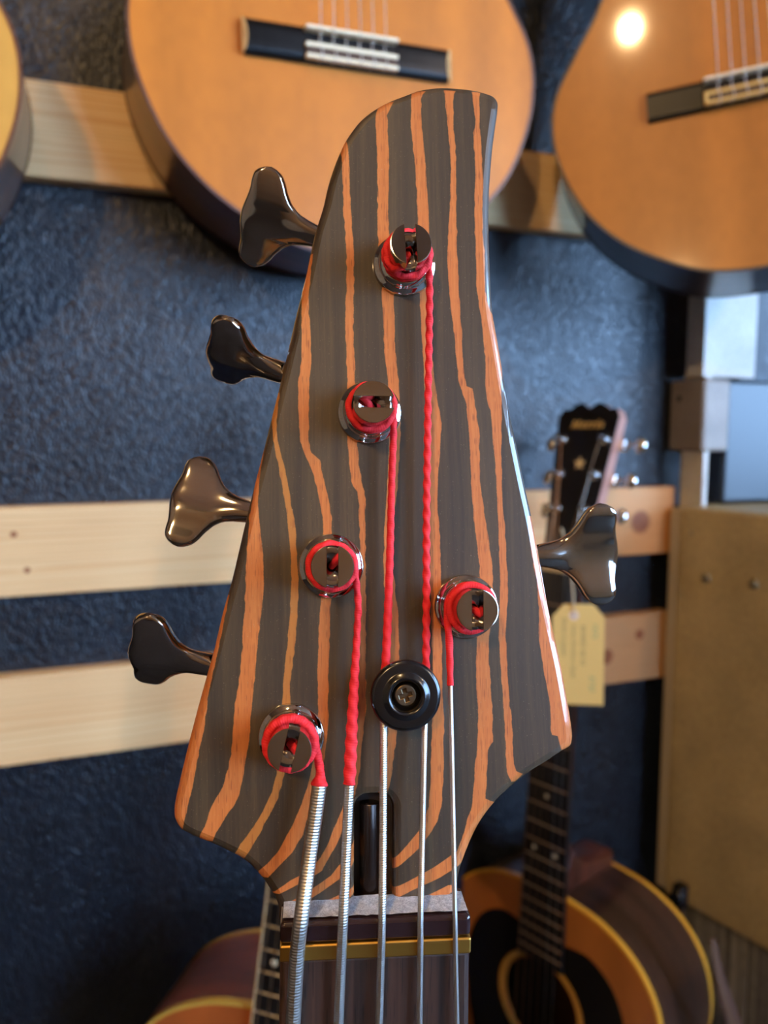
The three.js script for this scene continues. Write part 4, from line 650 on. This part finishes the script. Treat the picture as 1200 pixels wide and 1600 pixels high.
// strings: wound wire below, red silk wrap above, coiled round the posts
const wire = std({ color: lin(0.60, 0.57, 0.52), metalness: 1, roughness: 0.36 });
const silk = phys({ color: lin(0.72, 0.012, 0.018), roughness: 0.75, sheen: 0.6, sheenColor: lin(0.9, 0.12, 0.1), sheenRoughness: 0.5 });
const WIND = { B: [3, 1, 0.66, 1.0, 1.85], E: [2, 1, 0.56, 0.78, 1.34], A: [1, 1, 0.5, 0.80, 0.98], D: [0, 1, 0.42, 0.80, 0.84], G: [4, -1, 0.36, 0.85, 0.74] };
const TURNS = { B: 1.9, E: 1.15, A: 2.4, D: 2.7, G: 1.6 };
for (const k of ['B', 'E', 'A', 'D', 'G']) {
  const { r, path } = STRINGS[k], [pi, hand, pitch, rc, re] = WIND[k], pts = path.map(([x, y, z]) => V(x * mm, y * mm, z * mm));
  const [px, py] = POSTS[pi].map((x) => x * mm), end = SILK_END[k] * mm;
  const line = new THREE.CatmullRomCurve3(pts.slice(0, -1), false, 'centripetal').getSpacedPoints(160);
  let cut = line.findIndex((p) => p.y < end); if (cut < 0) cut = 0;
  // wire
  const fine = sweep(line.slice(cut - 1).filter((_, i, a) => i % 6 === 0 || i === a.length - 1), (s, a) => (r + 0.04 * pitch * Math.cos(2 * Math.PI * s / (pitch * mm) - a)) * mm * 1.0, pitch * mm / 7, 14);
  const rest = rod(pts[pts.length - 2], pts[pts.length - 1], r * mm, 10);
  const st = mesh('string', join([fine, rest]), wire, bass);
  // silk: from the slot, round the post, down to its end
  const turns = TURNS[k], c = [], RW = 0.0043 + rc * mm * 0.9, zTop = 0.0078, zEnd = pts[0].z;
  const a0 = hand > 0 ? 0 : Math.PI, slotA = MACHINES[pi].slot;
  c.push(V(px, py, 0.0070));
  const startA = a0 + hand * turns * 2 * Math.PI;
  c.push(V(px + Math.cos(startA) * 0.0022, py + Math.sin(startA) * 0.0022, 0.0098));
  c.push(V(px + Math.cos(startA - hand * 0.1) * 0.0044, py + Math.sin(startA - hand * 0.1) * 0.0044, 0.0097));
  const NT = Math.ceil(turns * 14);
  for (let i = 1; i <= NT; i++) { const t = i / NT, a = startA - hand * turns * 2 * Math.PI * t; const rr = RW + 0.00025 * noise(i * 0.9, pi * 5, 90); c.push(V(px + Math.cos(a) * rr, py + Math.sin(a) * rr, mix(zTop, zEnd, t) + 0.0003 * (noise(i * 0.7, pi * 3, 91) - 0.5))); }
  const down = line.filter((p, i) => p.y < py - 0.006 && i <= cut && i % 5 === 0); if (cut % 5) down.push(line[cut]);
  c.push(...down);
  const lenDown = down.length > 1 ? down[0].distanceTo(down[down.length - 1]) : 0.005;
  const twist = { B: 1.1, E: 1.6, A: 1.5, D: 1.75, G: 2.4 }[k], amp = { B: 0.06, E: 0.10, A: 0.07, D: 0.16, G: 0.07 }[k];
  const wrap = sweep(c, (s, a, len) => {
    const q = len - s, f = smooth(lenDown * 0.9, lenDown * 0.12, q), rr = mix(rc, re, f);
    return rr * mm * (1 + amp * Math.cos(2 * a + 2 * Math.PI * s / (twist * 2 * mm)) + 0.032 * (1 - f * 0.4) * Math.cos(2 * Math.PI * s / (0.55 * mm) + a));
  }, 0.00014, 12);
  mesh('silk_wrap', wrap, silk, st);
}

renderer.render(scene, camera);
